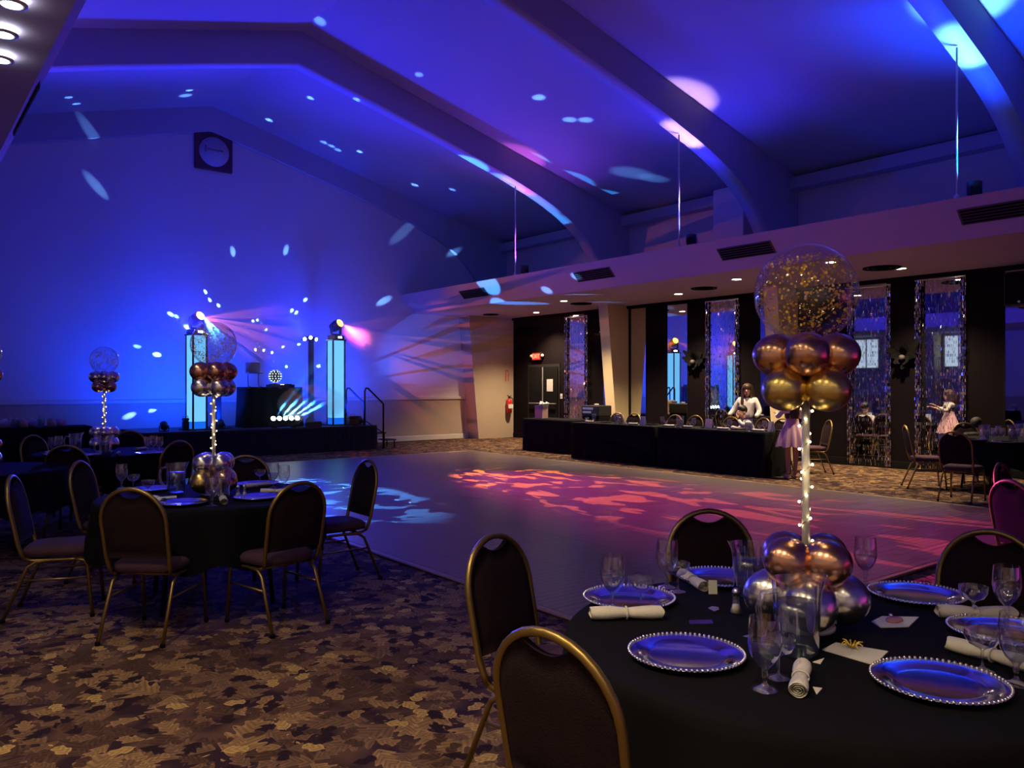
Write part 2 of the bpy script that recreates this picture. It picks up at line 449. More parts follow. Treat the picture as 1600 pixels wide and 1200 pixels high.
# arches: portal frames with curved knees; the lower legs show as cream columns
def arch_half(sgn, inner_foot):
    """inner edge from apex to floor, as (distance from ridge, z)"""
    pts = [(0, ZR - .58), (1.6, ZR - .98), (3.2, ZR - 1.40), (4.6, ZR - 1.80), (5.3, ZR - 2.03)]
    # curved knee
    p0, p1, p2, p3 = (5.3, ZR - 2.03), (6.6, ZR - 2.45), (7.55, 5.0), (7.82, 3.95)
    for k in range(1, 15):
        t = k / 14; q = 1 - t
        pts.append((q**3 * p0[0] + 3 * q * q * t * p1[0] + 3 * q * t * t * p2[0] + t**3 * p3[0],
                    q**3 * p0[1] + 3 * q * q * t * p1[1] + 3 * q * t * t * p2[1] + t**3 * p3[1]))
    return pts
SPAN = XR - XM
for k, y in enumerate(ARCH_Y):
    th = .32 if k else .5
    y0, y1 = (y, y + th) if k else (18.86, YB)
    foot = 8.22 if k else 7.35
    inner = arch_half(1, foot)
    ob = empty('trim_%d' % (10 + k), (0, 0, 0)); struct(ob)
    for sg in (1, -1):
        if k == 0: y0 = 18.86
        m = MB()
        outer = []
        for (dx, z) in inner:                       # strips between inner edge and roof or wall
            outer.append(None)
        b = len(m.v)
        n = len(inner)
        for yy in (y0, y1):
            for (dx, z) in inner: m.v.append((XM + sg * dx, yy, z))
            for i, (dx, z) in enumerate(inner):
                if i < 9: ox = dx; oz = roof_z(XM + dx) - .001
                else:
                    f = (i - 8) / (n - 9)
                    ox = inner[8][0] + (SPAN - .001 - inner[8][0]) * min(1, f * 1.6)
                    oz = roof_z(XM + ox) - .001 if f * 1.6 < 1 else ZE - (f * 1.6 - 1) / .6 * (ZE - inner[-1][1])
                m.v.append((XM + sg * ox, yy, oz))
        def ix(side, edge, i): return b + side * 2 * n + edge * n + i
        for i in range(n - 1):
            m.f.append((ix(0, 0, i), ix(0, 0, i + 1), ix(0, 1, i + 1), ix(0, 1, i))); m.sm.append(False)
            m.f.append((ix(1, 0, i), ix(1, 1, i), ix(1, 1, i + 1), ix(1, 0, i + 1))); m.sm.append(False)
            m.f.append((ix(0, 0, i), ix(1, 0, i), ix(1, 0, i + 1), ix(0, 0, i + 1))); m.sm.append(True)
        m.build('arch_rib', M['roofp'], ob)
        if k == 0: y0 = 18.5
        leg = MB().prism_y([(XM + sg * 7.82, 4.05), (XM + sg * (SPAN - .001), 4.05), (XM + sg * (SPAN - .001), .001), (XM + sg * foot, .001), (XM + sg * (foot - .02), .3)], y0, y1)
        if k == 0:
            leg = MB().prism_y([(XM + sg * 6.95, 4.05), (XM + sg * (SPAN - .001), 4.05), (XM + sg * (SPAN - .001), .001), (XM + sg * foot, .001)], y0, y1)
        leg.build('arch_leg', M['column'] if k else M['beige'], ob)
# box chase beside the second arch leg, above the soffit
struct(MB().bbox(13.65, XR - .001, 9.80, 10.55, 3.9, 5.6, .01).build('trim_4', M['paint']))

# side soffits: sloping fascia, flat underside
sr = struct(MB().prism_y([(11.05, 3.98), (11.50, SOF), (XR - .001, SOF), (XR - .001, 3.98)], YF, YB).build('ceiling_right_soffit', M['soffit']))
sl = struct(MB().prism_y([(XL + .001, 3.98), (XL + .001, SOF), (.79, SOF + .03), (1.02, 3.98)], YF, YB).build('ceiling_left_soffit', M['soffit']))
def fascia_vent(y, w=1.05):
    # grille lying in the sloping fascia
    f = Vector((.45, 0, -.48)).normalized(); nrm = Vector((-.48, 0, -.45)).normalized()
    c = Vector((11.05, y, 3.98)) + f * .30 + nrm * .004
    r = empty('fascia_vent', c); m = MB()
    a = f * .125; bvec = Vector((0, w / 2, 0))
    def slab(p, q, hw, hl, t): 
        vs_ = [p - f * hw - Vector((0, hl, 0)), p + f * hw - Vector((0, hl, 0)), p + f * hw + Vector((0, hl, 0)), p - f * hw + Vector((0, hl, 0))]
        mm = MB(); mm.loft([[v for v in vs_], [v + nrm * t for v in vs_]], smooth=False); return mm
    slab(Vector(), 0, .125, w / 2, .006).build('vent_frame', M['vent'], r)
    for k in range(5):
        slab(f * (-.09 + k * .045) + nrm * .006, 0, .012, w / 2 - .03, .008).build('vent_slat', M['blackm'], r)
    return r
vent_spots = [(740, 459, 'nearest the stage wall'), (927, 429, 'between the first and second hanging rods'), (1165, 392, 'left of the big gold confetti balloon'), (1567, 330, 'at the right edge of the photo')]
for px, py, txt in vent_spots:
    p = on_xz(px, py, 11.25)
    tag(fascia_vent(p.y), 'dark slatted air vent in the sloping soffit face, ' + txt, 'vent', 'soffit air vents')
# dark slot grille on the left fascia
p = on_xz(36, 220, .9)
M['slot'] = M['vent']
lv = tag(MB().bbox(.885, .90, p.y - .9, p.y + .5, 3.68, 3.80, .003).build('slot_vent', M['vent']), 'thin dark slot vent high in the left soffit face', 'vent')

# recessed downlights
def downlight(x, y, z, label, watts, lens='warmlens', col=(1, .74, .42), deg=115, group='recessed downlights', r=.085, tgt=None):
    o = empty('recessed_downlight', (x, y, z))
    MB().lathe([(r + .025, -.001), (r + .025, -.008), (r, -.012), (r, -.001)], 20, cap0=False, cap1=False).build('trim_ring', M['white'], o)
    MB().lathe([(r, -.004), (r * .5, -.007), (.001, -.008)], 20, cap0=False, cap1=False).build('lens', M[lens], o)
    tag(o, label, 'downlight', group)
    spot('downlight beam', (x, y, z - .03), tgt or (x, y, 0), col, watts, deg, .7, .05)
    return o
RD = [(838, 488, 'leftmost of the row, above the exit door'), (881, 470, 'second from the stage wall, by the speaker'), (1060, 459, 'third along the head table ceiling'), (1151, 436, 'just left of the big gold confetti balloon'), (1407, 419, 'right of the big confetti balloon')]
for px, py, txt in RD:
    p = at(px, py, SOF)
    downlight(p.x, p.y, SOF, 'recessed warm downlight in right soffit, ' + txt, 700 if px < 1100 else 560)
downlight(11.9, 6.9, SOF, 'recessed warm downlight seen through the big confetti balloon', 340)
LD = [(18, 5, 'nearest the frame top'), (5, 52, 'middle of three at the left frame edge'), (0, 92, 'lowest of three at the left frame edge')]
for px, py, txt in LD:
    p = at(px, py, SOF)
    downlight(p.x, p.y, SOF, 'small bright recessed light in the left soffit, ' + txt, 12, 'cool', (1, .86, .66), 110, 'left soffit lights', .05)
for j, y in enumerate((-3.6, -2.2, -.8, .6, 2.0, 3.4)):
    for x in (-1.7, .15):
        downlight(x, y, SOF, 'recessed warm downlight over the aisle behind the photographer', 130 if x > 0 else 55, group='aisle downlights', deg=104)
# round ceiling diffusers
def diffuser(px, py, r, label):
    p = at(px, py, SOF); o = empty('ceiling_diffuser', (p.x, p.y, SOF))
    for k in range(3):
        q = r * (1 - .3 * k)
        MB().lathe([(q, -.001), (q, -.02 - .006 * k), (q * .82, -.012 - .006 * k), (q * .82, -.001)], 24, cap0=False, cap1=False).build('cone_ring', M['blackm'], o)
    MB().lathe([(r, -.003), (.001, -.004)], 24, cap0=False, cap1=False).build('back_plate', M['vent'], o)
    tag(o, label, 'diffuser', 'round ceiling diffusers')
diffuser(767, 491, .22, 'round dark air diffuser in the soffit nearest the stage wall corner')
diffuser(908, 474, .26, 'round dark air diffuser right of the second downlight')
diffuser(1100, 450, .26, 'round dark air diffuser between the third and fourth downlights')
diffuser(1378, 418, .30, 'round dark air diffuser beside the downlight right of the confetti balloon')

# suspension rods between arches and soffit edge, each lit by a can standing on the soffit edge
RODX = 11.15
up_cols = [((1.0, .16, .75), (.30, .05, 1.0), 1.0), ((1.0, .55, .9), (.02, .02, 1.0), 1.9), ((.16, .55, 1.0), (.0, .055, 1.0), 4.8)]
txt3 = ['nearest the stage, glowing magenta', 'the middle one of three, glowing lilac', 'furthest right, glowing blue-white']
for k in range(3):
    y = ARCH_Y[k + 1] + .18
    zt = ZR - 2.03 + .02
    c1, c2, s = up_cols[k]
    rod = tag(MB().tube([(0, 0, 0), (0, 0, zt - 3.985)], .013, 8).build('hanging_rod', M['white'], None, (RODX, y, 3.985)), 'thin steel hanger rod from arch to soffit, ' + txt3[k], 'rod', 'soffit hanger rods')
    MB().lathe([(.035, 0), (.035, .05), (.014, .07)], 10).build('rod_collar', M['white'], rod, (0, 0, .0))
    can = empty('uplight_can', (RODX + .14, y - .16, 3.985))
    MB().lathe([(.075, .05), (.09, .06), (.09, .22), (.085, .22), (.08, .1)], 16, cap1=False).build('can_body', M['black'], can)
    MB().tube([(-.1, 0, .15), (-.1, 0, .02), (.1, 0, .02), (.1, 0, .15)], .012, 6).build('yoke', M['black'], can)
    MB().lathe([(.078, .19), (.001, .2)], 16, cap0=False, cap1=False).build('lens', M['bluelens'], can)
    tag(can, 'black uplight can on the soffit edge at the hanger rod ' + txt3[k].split(',')[0], 'uplight', 'uplight cans')
    lp = Vector((RODX + .10, y - .12, 4.22))
    spot('uplight hot beam', lp, lp + Vector((-.02, .06, 2.0)), c1, 210 * s, 32, .6, .05)
    spot('uplight spill', lp, lp + Vector((-.35, -.25, 2.0)), c2, 130 * s, 120, .9, .05)
    lq = Vector((.85, y - .3, 4.2))
    can2 = empty('uplight_can', (lq.x, lq.y, 3.985))
    MB().lathe([(.075, .05), (.09, .06), (.09, .22), (.085, .22), (.08, .1)], 16, cap1=False).build('can_body', M['black'], can2)
    MB().lathe([(.078, .19), (.001, .2)], 16, cap0=False, cap1=False).build('lens', M['bluelens'], can2)
    tag(can2, 'black uplight can on the left soffit edge, hidden from below', 'uplight', 'left uplight cans')
    spot('uplight spill', lq, lq + Vector((.4, 0, 2.0)), (.16, .05, 1.0), 150, 110, .9, .05)

# ================================================================== RIGHT WALL: mirrors, fringe, door, sconces, speakers
def wallspan(a, b): 
    ya, yb = on_x(a, XR - .03), on_x(b, XR - .03); return min(ya, yb), max(ya, yb)
MIR = [(890, 914, 'behind the silver fringe nearest the exit door'), (943, 973, 'under the speaker, left of the cream column'), (986, 1010, 'right of the cream column, reflecting it'),
       (1043, 1075, 'reflecting the lit stage column'), (1110, 1150, 'behind the fringe left of the woman'), (1188, 1232, 'behind the gold balloons'),
       (1334, 1387, 'behind the fringe right of the gold balloons'), (1445, 1502, 'behind the rightmost silver fringe'), (1570, 1660, 'at the right photo edge under a speaker')]
for a, b, txt in MIR:
    y0, y1 = wallspan(a, b)
    o = empty('wall_mirror', (XR - .03, (y0 + y1) / 2, 0)); hw = (y1 - y0) / 2
    MB().box(-.012, -.004, -hw, hw, .2, SOF - .08).build('mirror_glass', M['mirror'], o)
    for s in (-1, 1):
        MB().bbox(-.018, 0, s * hw - .012, s * hw + .012, .16, SOF - .075, .004).build('frame_strip', M['blackm'], o)
    tag(o, 'tall narrow wall mirror ' + txt, 'mirror', 'tall wall mirrors')

def fringe(a, b, top, label, seed):
    rnd = random.Random(seed)
    y0, y1 = wallspan(a, b); W = y1 - y0
    o = empty('foil_fringe_curtain', (XR - .075, (y0 + y1) / 2, 0))
    MB().bbox(-.012, .012, -W / 2, W / 2, top - .03, top, .004).build('header_strip', M['foil'], o)
    m = MB()
    def strand(y, wdt, dens):
        z = top - .02; x = rnd.uniform(-.02, .012); prev = None
        seg = .055
        while z > .06:
            a_ = rnd.uniform(-1.1, 1.1)
            yy = y + rnd.uniform(-.005, .005); xx = x + rnd.uniform(-.005, .005)
            if rnd.random() < dens:
                cy, sx = math.cos(a_) * wdt / 2, math.sin(a_) * wdt / 2
                t = rnd.uniform(-.008, .008)
                m.quad((xx - sx, yy - cy, z), (xx + sx, yy + cy, z), (xx + sx + t, yy + cy, z - seg * .9), (xx - sx + t, yy - cy, z - seg * .9))
            z -= seg
    for k in range(9):
        for s in (-1, 1):
            strand(s * (W / 2 - .005 - k * .012), .012, .9)
    n = int(W / .026)
    for k in range(n):
        strand(-W / 2 + .09 + (W - .18) * k / n, .007, .42)
    m.build('foil_strands', M['foil'], o)['kind'] = 'stuff'
    tag(o, label, 'fringe curtain', 'silver foil fringe curtains')
fringe(884, 920, 3.38, 'silver foil fringe curtain beside the exit door', 1)
fringe(1104, 1156, 3.42, 'silver foil fringe curtain left of the long-haired woman', 2)
fringe(1326, 1394, 3.40, 'silver foil fringe curtain just right of the gold balloons', 3)
fringe(1431, 1511, 3.42, 'rightmost silver foil fringe curtain, by the right-hand table', 4)

def speaker(px, py0, py1, wpx, label):
    c = on_xz(px, (py0 + py1) / 2, XR - .35); D = c.x * ST + c.y * CT
    h = (py1 - py0) * D / F; wd = .46
    o = empty('wall_speaker', (XR - .06, c.y, c.z - h / 2), 0)
    MB().bbox(-.42, -.10, -wd / 2, wd / 2, 0, h, .02).build('cabinet', M['black'], o)
    MB().bbox(-.435, -.42, -wd / 2 + .02, wd / 2 - .02, .03, h - .03, .004).build('grille', M['blackm'], o)
    MB().bbox(-.10, .03, -.06, .06, h * .35, h * .65, .01).build('wall_bracket', M['blackmetal'], o)
    MB().lathe([(.02, 0), (.02, .004), (.001, .008)], 12).build('badge', M['white'], o, (-.44, 0, .06)).rotation_euler = (0, -math.pi / 2, 0)
    tag(o, label, 'speaker', 'black wall speakers')
speaker(944, 484, 523, 28, 'black wall speaker above the head table, by the cream column')
speaker(1598, 424, 478, 30, 'black wall speaker at the upper right photo edge')

# double exit door with push bar and notice
ya, yb = wallspan(828, 873)
dr = struct(MB().box(XR - .05, XR - .028, ya - .06, yb + .06, 0, 2.12).build('door_1', M['black']))
mid = (ya + yb) / 2
for s0, s1 in ((ya, mid - .008), (mid + .008, yb)):
    leaf = MB().bbox(XR - .075, XR - .05, s0, s1, .01, 2.05, .004).build('door_leaf', M['blackm'], dr)
    MB().tube([(XR - .075, s0 + .06, 1.02), (XR - .13, s0 + .09, 1.02), (XR - .13, s1 - .09, 1.02), (XR - .075, s1 - .06, 1.02)], .016, 8).build('push_bar', M['grating'], leaf)
MB().bbox(XR - .09, XR - .075, mid - .02, mid + .02, .02, 2.04, .004).build('meeting_strip', M['grating'], dr)
pc = on_xz(859, 602, XR - .08)
tag(MB().bbox(XR - .079, XR - .076, pc.y - .13, pc.y + .13, pc.z - .17, pc.z + .17, .001).build('paper_notice', M['paper']), 'white paper notice taped to the dark exit door', 'notice')
pc = on_xz(877, 619, XR - .04)
sw = tag(MB().bbox(XR - .04, XR - .029, pc.y - .045, pc.y + .045, pc.z - .07, pc.z + .07, .003).build('light_switch', M['white']), 'white light switch plate right of the exit door', 'switch')
MB().bbox(XR - .05, XR - .04, pc.y - .01, pc.y + .01, pc.z - .02, pc.z + .02, .002).build('toggle', M['white'], sw)
# EXIT sign
def text_mesh(s, size, depth, m, name, parent, loc, rot, align='CENTER'):
    cu = bpy.data.curves.new(name, 'FONT'); cu.body = s; cu.size = size; cu.extrude = depth; cu.align_x = align; cu.align_y = 'CENTER'
    t = bpy.data.objects.new(name, cu); COL.objects.link(t)
    dg = bpy.context.evaluated_depsgraph_get(); me = bpy.data.meshes.new_from_object(t.evaluated_get(dg))
    bpy.data.objects.remove(t)
    me.materials.clear(); me.materials.append(m)
    o = bpy.data.objects.new(name, me); COL.objects.link(o); o.parent = parent; o.location = loc; o.rotation_euler = rot
    return o
pc = on_xz(838, 557, XR - .1)
ex = empty('exit_sign', (XR - .03, pc.y, pc.z - .11))
MB().bbox(-.08, 0, -.19, .19, 0, .22, .01).build('sign_box', M['black'], ex)
MB().bbox(-.086, -.08, -.165, .165, .02, .20, .002).build('sign_face', M['exitred'], ex)
text_mesh('EXIT', .16, .003, M['exitglow'], 'lettering', ex, (-.09, 0, .11), (math.pi / 2, 0, -math.pi / 2))
for s in (-1, 1):
    MB().ball((-.05, s * .24, .13), .045, 10, 7).build('emergency_lamp', M['white'], ex)
tag(ex, 'glowing red EXIT sign above the dark double door', 'exit sign')
el = bpy.data.lights.new('exit sign glow', 'POINT'); el.color = (1, .05, .03); el.energy = 1.5; el.shadow_soft_size = .1
eo = bpy.data.objects.new('exit sign glow', el); COL.objects.link(eo); eo.location = (XR - .25, pc.y, pc.z)

# fire extinguisher and its placard on the corner column
pe = on_yz(793, 632, 18.46)
fe = empty('fire_extinguisher', (pe.x, 18.38, pe.z - .25))
MB().lathe([(.03, 0), (.08, .015), (.08, .34), (.06, .39), (.03, .41), (.03, .43)], 16).build('cylinder', M['red'], fe)
MB().bbox(-.082, .082, -.083, -.06, .14, .26, .004).build('instruction_label', M['white'], fe)
MB().lathe([(.032, .43), (.032, .47), (.02, .49)], 12).build('valve', M['blackmetal'], fe)
MB().tube([(-.07, 0, .52), (0, 0, .48), (.08, 0, .50)], .012, 6).build('handle', M['blackmetal'], fe)
MB().tube([(.03, -.02, .46), (.10, -.04, .42), (.10, -.03, .2)], .012, 6).build('hose', M['blackm'], fe)
MB().bbox(-.03, .03, .08, .115, .2, .35, .004).build('wall_hook', M['blackmetal'], fe)
tag(fe, 'red fire extinguisher hung on the beige corner column', 'extinguisher')
pp = on_yz(792, 588, 18.49)
pl = empty('extinguisher_placard', (pp.x, 18.49, pp.z))
MB().bbox(-.09, .09, -.006, .008, -.2, .2, .002).build('placard_plate', M['beige'], pl)
for s in (-1, 1):
    MB().box(s * .045 - .012, s * .045 + .012, -.009, -.006, -.15, .12).build('printed_stroke', M['red'], pl)
MB().box(-.05, .05, -.009, -.006, .14, .17).build('printed_stroke', M['red'], pl)
tag(pl, 'small wall placard above the fire extinguisher', 'placard')
pt = on_yz(733, 625, YB - .08)
th = tag(MB().lathe([(.055, 0), (.055, .03), (.03, .035), (.03, .0)], 16, cap0=False, cap1=False).build('wall_ring', M['blackmetal'], None, (pt.x, YB - .06, pt.z)), 'small dark ring fixed to the wall rail right of the stage', 'wall ring')
th.rotation_euler = (math.pi / 2, 0, 0)

# heart-shaped black feather wall ornaments
def ornament(px, py, label, seed):
    rnd = random.Random(seed)
    c = on_xz(px, py, XR - .12)
    o = empty('feather_wall_ornament', (XR - .03, c.y, c.z))
    MB().lathe([(.05, 0), (.06, .02), (.03, .05)], 12).build('wall_plate', M['blackmetal'], o, (0, 0, -.1)).rotation_euler = (0, -math.pi / 2, 0)
    for k in range(34):
        t = rnd.uniform(0, math.tau)
        hx = 16 * math.sin(t) ** 3 / 17; hz = (13 * math.cos(t) - 5 * math.cos(2 * t) - 2 * math.cos(3 * t)) / 17
        L_ = .34 * rnd.uniform(.75, 1.0); w_ = .07
        p0 = Vector((-.05, 0, -.05)); p2 = Vector((-.10 - rnd.uniform(0, .08), hx * L_, hz * L_))
        d = (p2 - p0); sd = d.cross(Vector((1, 0, 0))).normalized() * w_
        m = MB(); q = p0 + d * .55
        m.loft([[p0, p0 + Vector((-.01, 0, 0))], [q + sd, q - sd], [p2 + sd * .3, p2 - sd * .3]], False, False, close=False)
        m.build('feather', M['blackm'], o)
    MB().lathe([(.02, -.03), (.055, 0), (.05, .05), (.02, .07)], 14).build('glass_bulb', M['vent'], o, (-.16, 0, -.10))
    tag(o, label, 'wall ornament', 'black feather ornaments')
ornament(1085, 560, 'black heart-shaped feather ornament on wall left of the woman', 5)
ornament(1412, 552, 'black heart-shaped feather ornament between the two right fringe curtains', 6)

# ================================================================== STAGE
SY0, SZ = 17.05, .58
SX0, SX1 = on_y(224, SY0), on_y(589, SY0)
stg = empty('stage_platform', ((SX0 + SX1) / 2, (SY0 + YB - .07) / 2, 0))
hx, hy = (SX1 - SX0) / 2, (YB - .07 - SY0) / 2
nb = 4
for k in range(nb):
    a, b = -hx + 2 * hx * k / nb, -hx + 2 * hx * (k + 1) / nb
    MB().bbox(a + .002, b - .002, -hy, hy, SZ - .06, SZ, .004).build('deck_panel', M['stagetop'], stg)
m = MB(); n = 150; rings = [[], []]
path = []
for i in range(n + 1): path.append((-hx + 2 * hx * i / n, -hy + .012 * math.sin(i * 1.9) - .012))
for i in range(1, 50): path.append((hx + .012 + .012 * math.sin(i * 1.9), -hy + 2 * hy * i / 50))
path2 = [(-x, y) for x, y in path[n:]]
m.loft([[(x, y, SZ - .03) for x, y in path], [(x, y, .004) for x, y in path]], False, False, close=False)
m.loft([[(x, y, SZ - .03) for x, y in path2], [(x, y, .004) for x, y in path2]], False, False, close=False)
m.build('stage_skirt', M['stageskirt'], stg)
tag(stg, 'low black-skirted stage platform against the blue wall', 'stage')
# handrail pair by the steps at the stage end
def rail(pxs, label, yy):
    xa, xb = on_y(pxs[0], yy), on_y(pxs[1], yy)
    o = empty('stage_handrail', (xa, yy, 0)); L_ = xb - xa
    lo = .001
    b0 = SZ if xa < SX1 - .03 else lo
    MB().tube([(0, 0, b0), (0, 0, 1.40), (.03, 0, 1.46), (.08, 0, 1.46), (L_ - .06, 0, 1.14), (L_, 0, 1.08), (L_, 0, lo)], .022, 8).build('rail_tube', M['darkmetal'], o)
    if L_ > .3:
        MB().tube([(.02, 0, SZ + .1 if b0 else .5), (L_, 0, .38)], .012, 6).build('mid_bar', M['darkmetal'], o)
    tag(o, label, 'handrail', 'stage step handrails')
rail((541, 569), 'left one of two black handrails at the stage end', 17.55)
rail((570, 599), 'right one of two black handrails at the stage end', 17.12)
st = empty('stage_steps', (SX1 + .03, 17.3, 0))
for k in range(2):
    MB().bbox(.02 + .28 * k, .30 + .28 * k, -.12, .30, .36 - .18 * k, .39 - .18 * k, .004).build('tread', M['black'], st)
    for yy in (-.10, .27):
        MB().bbox(.24 + .28 * k, .27 + .28 * k, yy, yy + .02, .001, .36 - .18 * k, .004).build('tread_support', M['blackmetal'], st)
tag(st, 'black stage steps between the two handrails', 'steps')

# lit scrim columns with moving heads on top
def moving_head(loc, rz, tilt, label):
    o = empty('moving_head_light', loc, rz)
    MB().bbox(-.16, .16, -.13, .13, 0, .10, .015).build('base', M['black'], o)
    yk = MB().tube([(-.15, 0, .36), (-.15, 0, .14), (-.10, 0, .11), (.10, 0, .11), (.15, 0, .14), (.15, 0, .36)], .03, 8).build('yoke', M['black'], o)
    hd = MB().lathe([(.06, -.15), (.11, -.12), (.125, 0), (.115, .10), (.10, .14)], 18).build('head', M['black'], o, (0, 0, .33))
    hd.rotation_euler = (tilt, 0, 0)
    MB().lathe([(.092, .145), (.06, .155), (.001, .158)], 18, cap0=False, cap1=False).build('lens', M['orangelens'], hd)
    MB().bbox(-.06, .06, -.135, -.128, .03, .07, .003).build('display', M['bluelens'], o)
    tag(o, label, 'stage light', 'moving head lights')
    return o
def totem(px, yy, top, label, hl, rz):
    x = on_y(px, yy)
    o = empty('lit_truss_column', (x, yy, SZ), rz); w = .15; h = top - SZ
    MB().bbox(-.26, .26, -.26, .26, 0, .025, .004).build('base_plate', M['blackmetal'], o)
    for sx in (-1, 1):
        for sy in (-1, 1):
            MB().tube([(sx * w, sy * w, .02), (sx * w, sy * w, h - .02)], .022, 8).build('corner_post', M['blackmetal'], o)
    for k in range(4):
        a = k * math.pi / 2
        p = MB(); p.bbox(-w + .022, w - .022, -w - .004, -w + .004, .18, h - .03, .003)
        q = p.build('scrim_panel', M['scrim'], o); q.rotation_euler = (0, 0, a)
        p = MB().bbox(-w + .022, w - .022, -w - .004, -w + .004, .03, .18, .003).build('scrim_foot', M['scrimlow'], o); p.rotation_euler = (0, 0, a)
    MB().bbox(-.18, .18, -.18, .18, h - .03, h, .004).build('top_plate', M['blackmetal'], o)
    tag(o, label, 'light column', 'lit truss columns')
    return Vector((x, yy, top))
tl = totem(307, 17.6, 2.62, 'glowing blue-white truss column on the left of the stage', '', math.radians(10))
tr = totem(525, 17.6, 2.62, 'glowing blue-white truss column on the right of the stage', '', math.radians(1))
moving_head(tl, math.radians(20), math.radians(65), 'moving head light shining orange on the left lit column')
moving_head(tr, math.radians(20), math.radians(65), 'moving head light shining orange on the right lit column')
hl_ = [tl + Vector((.10, -.2, .35)), tr + Vector((.10, -.2, .35))]

# dark truss poles with small flood heads
def truss_pole(px, yy, top, label, heads=True):
    x = on_y(px, yy)
    o = empty('dark_truss_pole', (x, yy, SZ))
    h = top - SZ
    MB().bbox(-.22, .22, -.22, .22, 0, .02, .005).build('base_plate', M['blackmetal'], o)
    MB().bbox(-.055, .055, -.055, .055, .02, h, .012).build('pole', M['blackmetal'], o)
    if heads:
        for k, (dx, dz) in enumerate(((-.18, .02), (-.06, .06), (.06, .02))):
            hd = MB().lathe([(.035, -.07), (.05, -.05), (.05, .05)], 12).build('lamp_head', M['black'], o, (dx, -.08, h + dz))
            hd.rotation_euler = (math.radians(100), 0, math.radians(-40 + 30 * k))
            MB().lathe([(.042, .051), (.001, .054)], 12, cap0=False, cap1=False).build('lens', M['bluelens'], hd)
        MB().tube([(-.24, 0, h + .0), (.14, 0, h + .0)], .018, 6).build('crossbar', M['blackmetal'], o)
    tag(o, label, 'light stand', 'dark truss poles')
truss_pole(486, 18.15, 2.62, 'dark slim lighting pole just left of the right lit column')
truss_pole(341, 17.9, 1.55, 'short dark pole behind the left balloon centrepiece pole', False)

# DJ table with cloth
djy = 17.75
xa, xb = on_y(378, djy), on_y(462, djy)
dj = empty('dj_table', ((xa + xb) / 2, djy, SZ)); hw = (xb - xa) / 2; hh = 1.49 - SZ
MB().bbox(-hw, hw, -.32, .32, hh - .04, hh, .008).build('table_top', M['black'], dj)
m = MB(); pth = []
for (ax, ay, bx, by) in ((-hw, .32, -hw, -.32), (-hw, -.32, hw, -.32), (hw, -.32, hw, .32)):
    for i in range(24):
        t = i / 24; k = len(pth); wv = .018 * math.sin(k * 1.35)
        pth.append((ax + (bx - ax) * t + (wv if ax == bx else 0), ay + (by - ay) * t + (wv if ay == by else 0) - .0))
m.loft([[(x * 1.005, y * 1.01, hh + .002) for x, y in pth], [(x * 1.02, y * 1.03, hh * .5) for x, y in pth], [(x * 1.05, y * 1.08, .01) for x, y in pth]], False, False, close=False)
m.build('front_cloth', M['cloth'], dj)
tag(dj, 'tall black-draped DJ table in the middle of the stage', 'table')
# controller, laptop and monitor on it
o = empty('dj_controller', (dj.location.x + .30, djy + .10, 1.492))
MB().bbox(-.28, .28, -.17, .17, 0, .055, .01).build('body', M['black'], o)
for s in (-1, 1):
    MB().lathe([(.11, .055), (.11, .068), (.10, .072)], 20).build('jog_wheel', M['blackmetal'], o, (s * .16, -.02, 0))
for k in range(5):
    MB().box(-.05 + k * .025, -.042 + k * .025, -.12, .10, .055, .06).build('fader', M['bluelens'] if k % 2 else M['grating'], o)
tag(o, 'black DJ controller with lit faders on the draped stage table', 'controller')
xl = on_y(399, djy)
o = empty('laptop_stand', (xl, djy + .06, 1.492))
for s in (-1, 1):
    MB().tube([(s * .12, -.12, .0), (s * .12, .06, .02), (s * .12, .08, .30)], .011, 6).build('stand_leg', M['grating'], o)
MB().bbox(-.17, .17, -.10, .10, .30, .315, .003).build('tray', M['grating'], o)
tag(o, 'thin grey laptop stand on the left of the DJ table', 'stand')
o = empty('laptop', (xl, djy + .05, 1.808))
MB().bbox(-.17, .17, -.12, .12, 0, .016, .004).build('keyboard_base', M['grating'], o)
sc_ = MB().bbox(-.17, .17, .10, .112, .014, .24, .004).build('screen_lid', M['grating'], o)
MB().lathe([(.02, 0), (.001, .003)], 12, cap0=False).build('lid_logo', M['white'], sc_, (0, .113, .13)).rotation_euler = (-math.pi / 2, 0, 0)
tag(o, 'open grey laptop on its stand over the DJ table', 'laptop')
# LED mirror ball lamp
BALL = on_yz(430, 588, djy - .2)
o = empty('led_ball_lamp', (BALL.x, BALL.y, 1.55))
MB().lathe([(.10, -.055), (.10, -.03), (.03, -.02), (.03, .02)], 16).build('foot', M['black'], o)
bz = BALL.z - 1.55
MB().ball((0, 0, bz), .135, 20, 14).build('ball_shell', M['black'], o)
m = MB()
for i in range(1, 8):
    t = math.pi * i / 8; cnt = max(4, int(13 * math.sin(t)))
    for j in range(cnt):
        f_ = math.tau * (j + .5 * (i % 2)) / cnt
        m.ball((.138 * math.sin(t) * math.cos(f_), .138 * math.sin(t) * math.sin(f_), bz + .138 * math.cos(t)), .011, 6, 4)
m.build('led_dots', emis('led dot', (.75, 1, .9), 3), o)['kind'] = 'stuff'
tag(o, 'LED ball lamp covered in white dots on the DJ table', 'lamp')
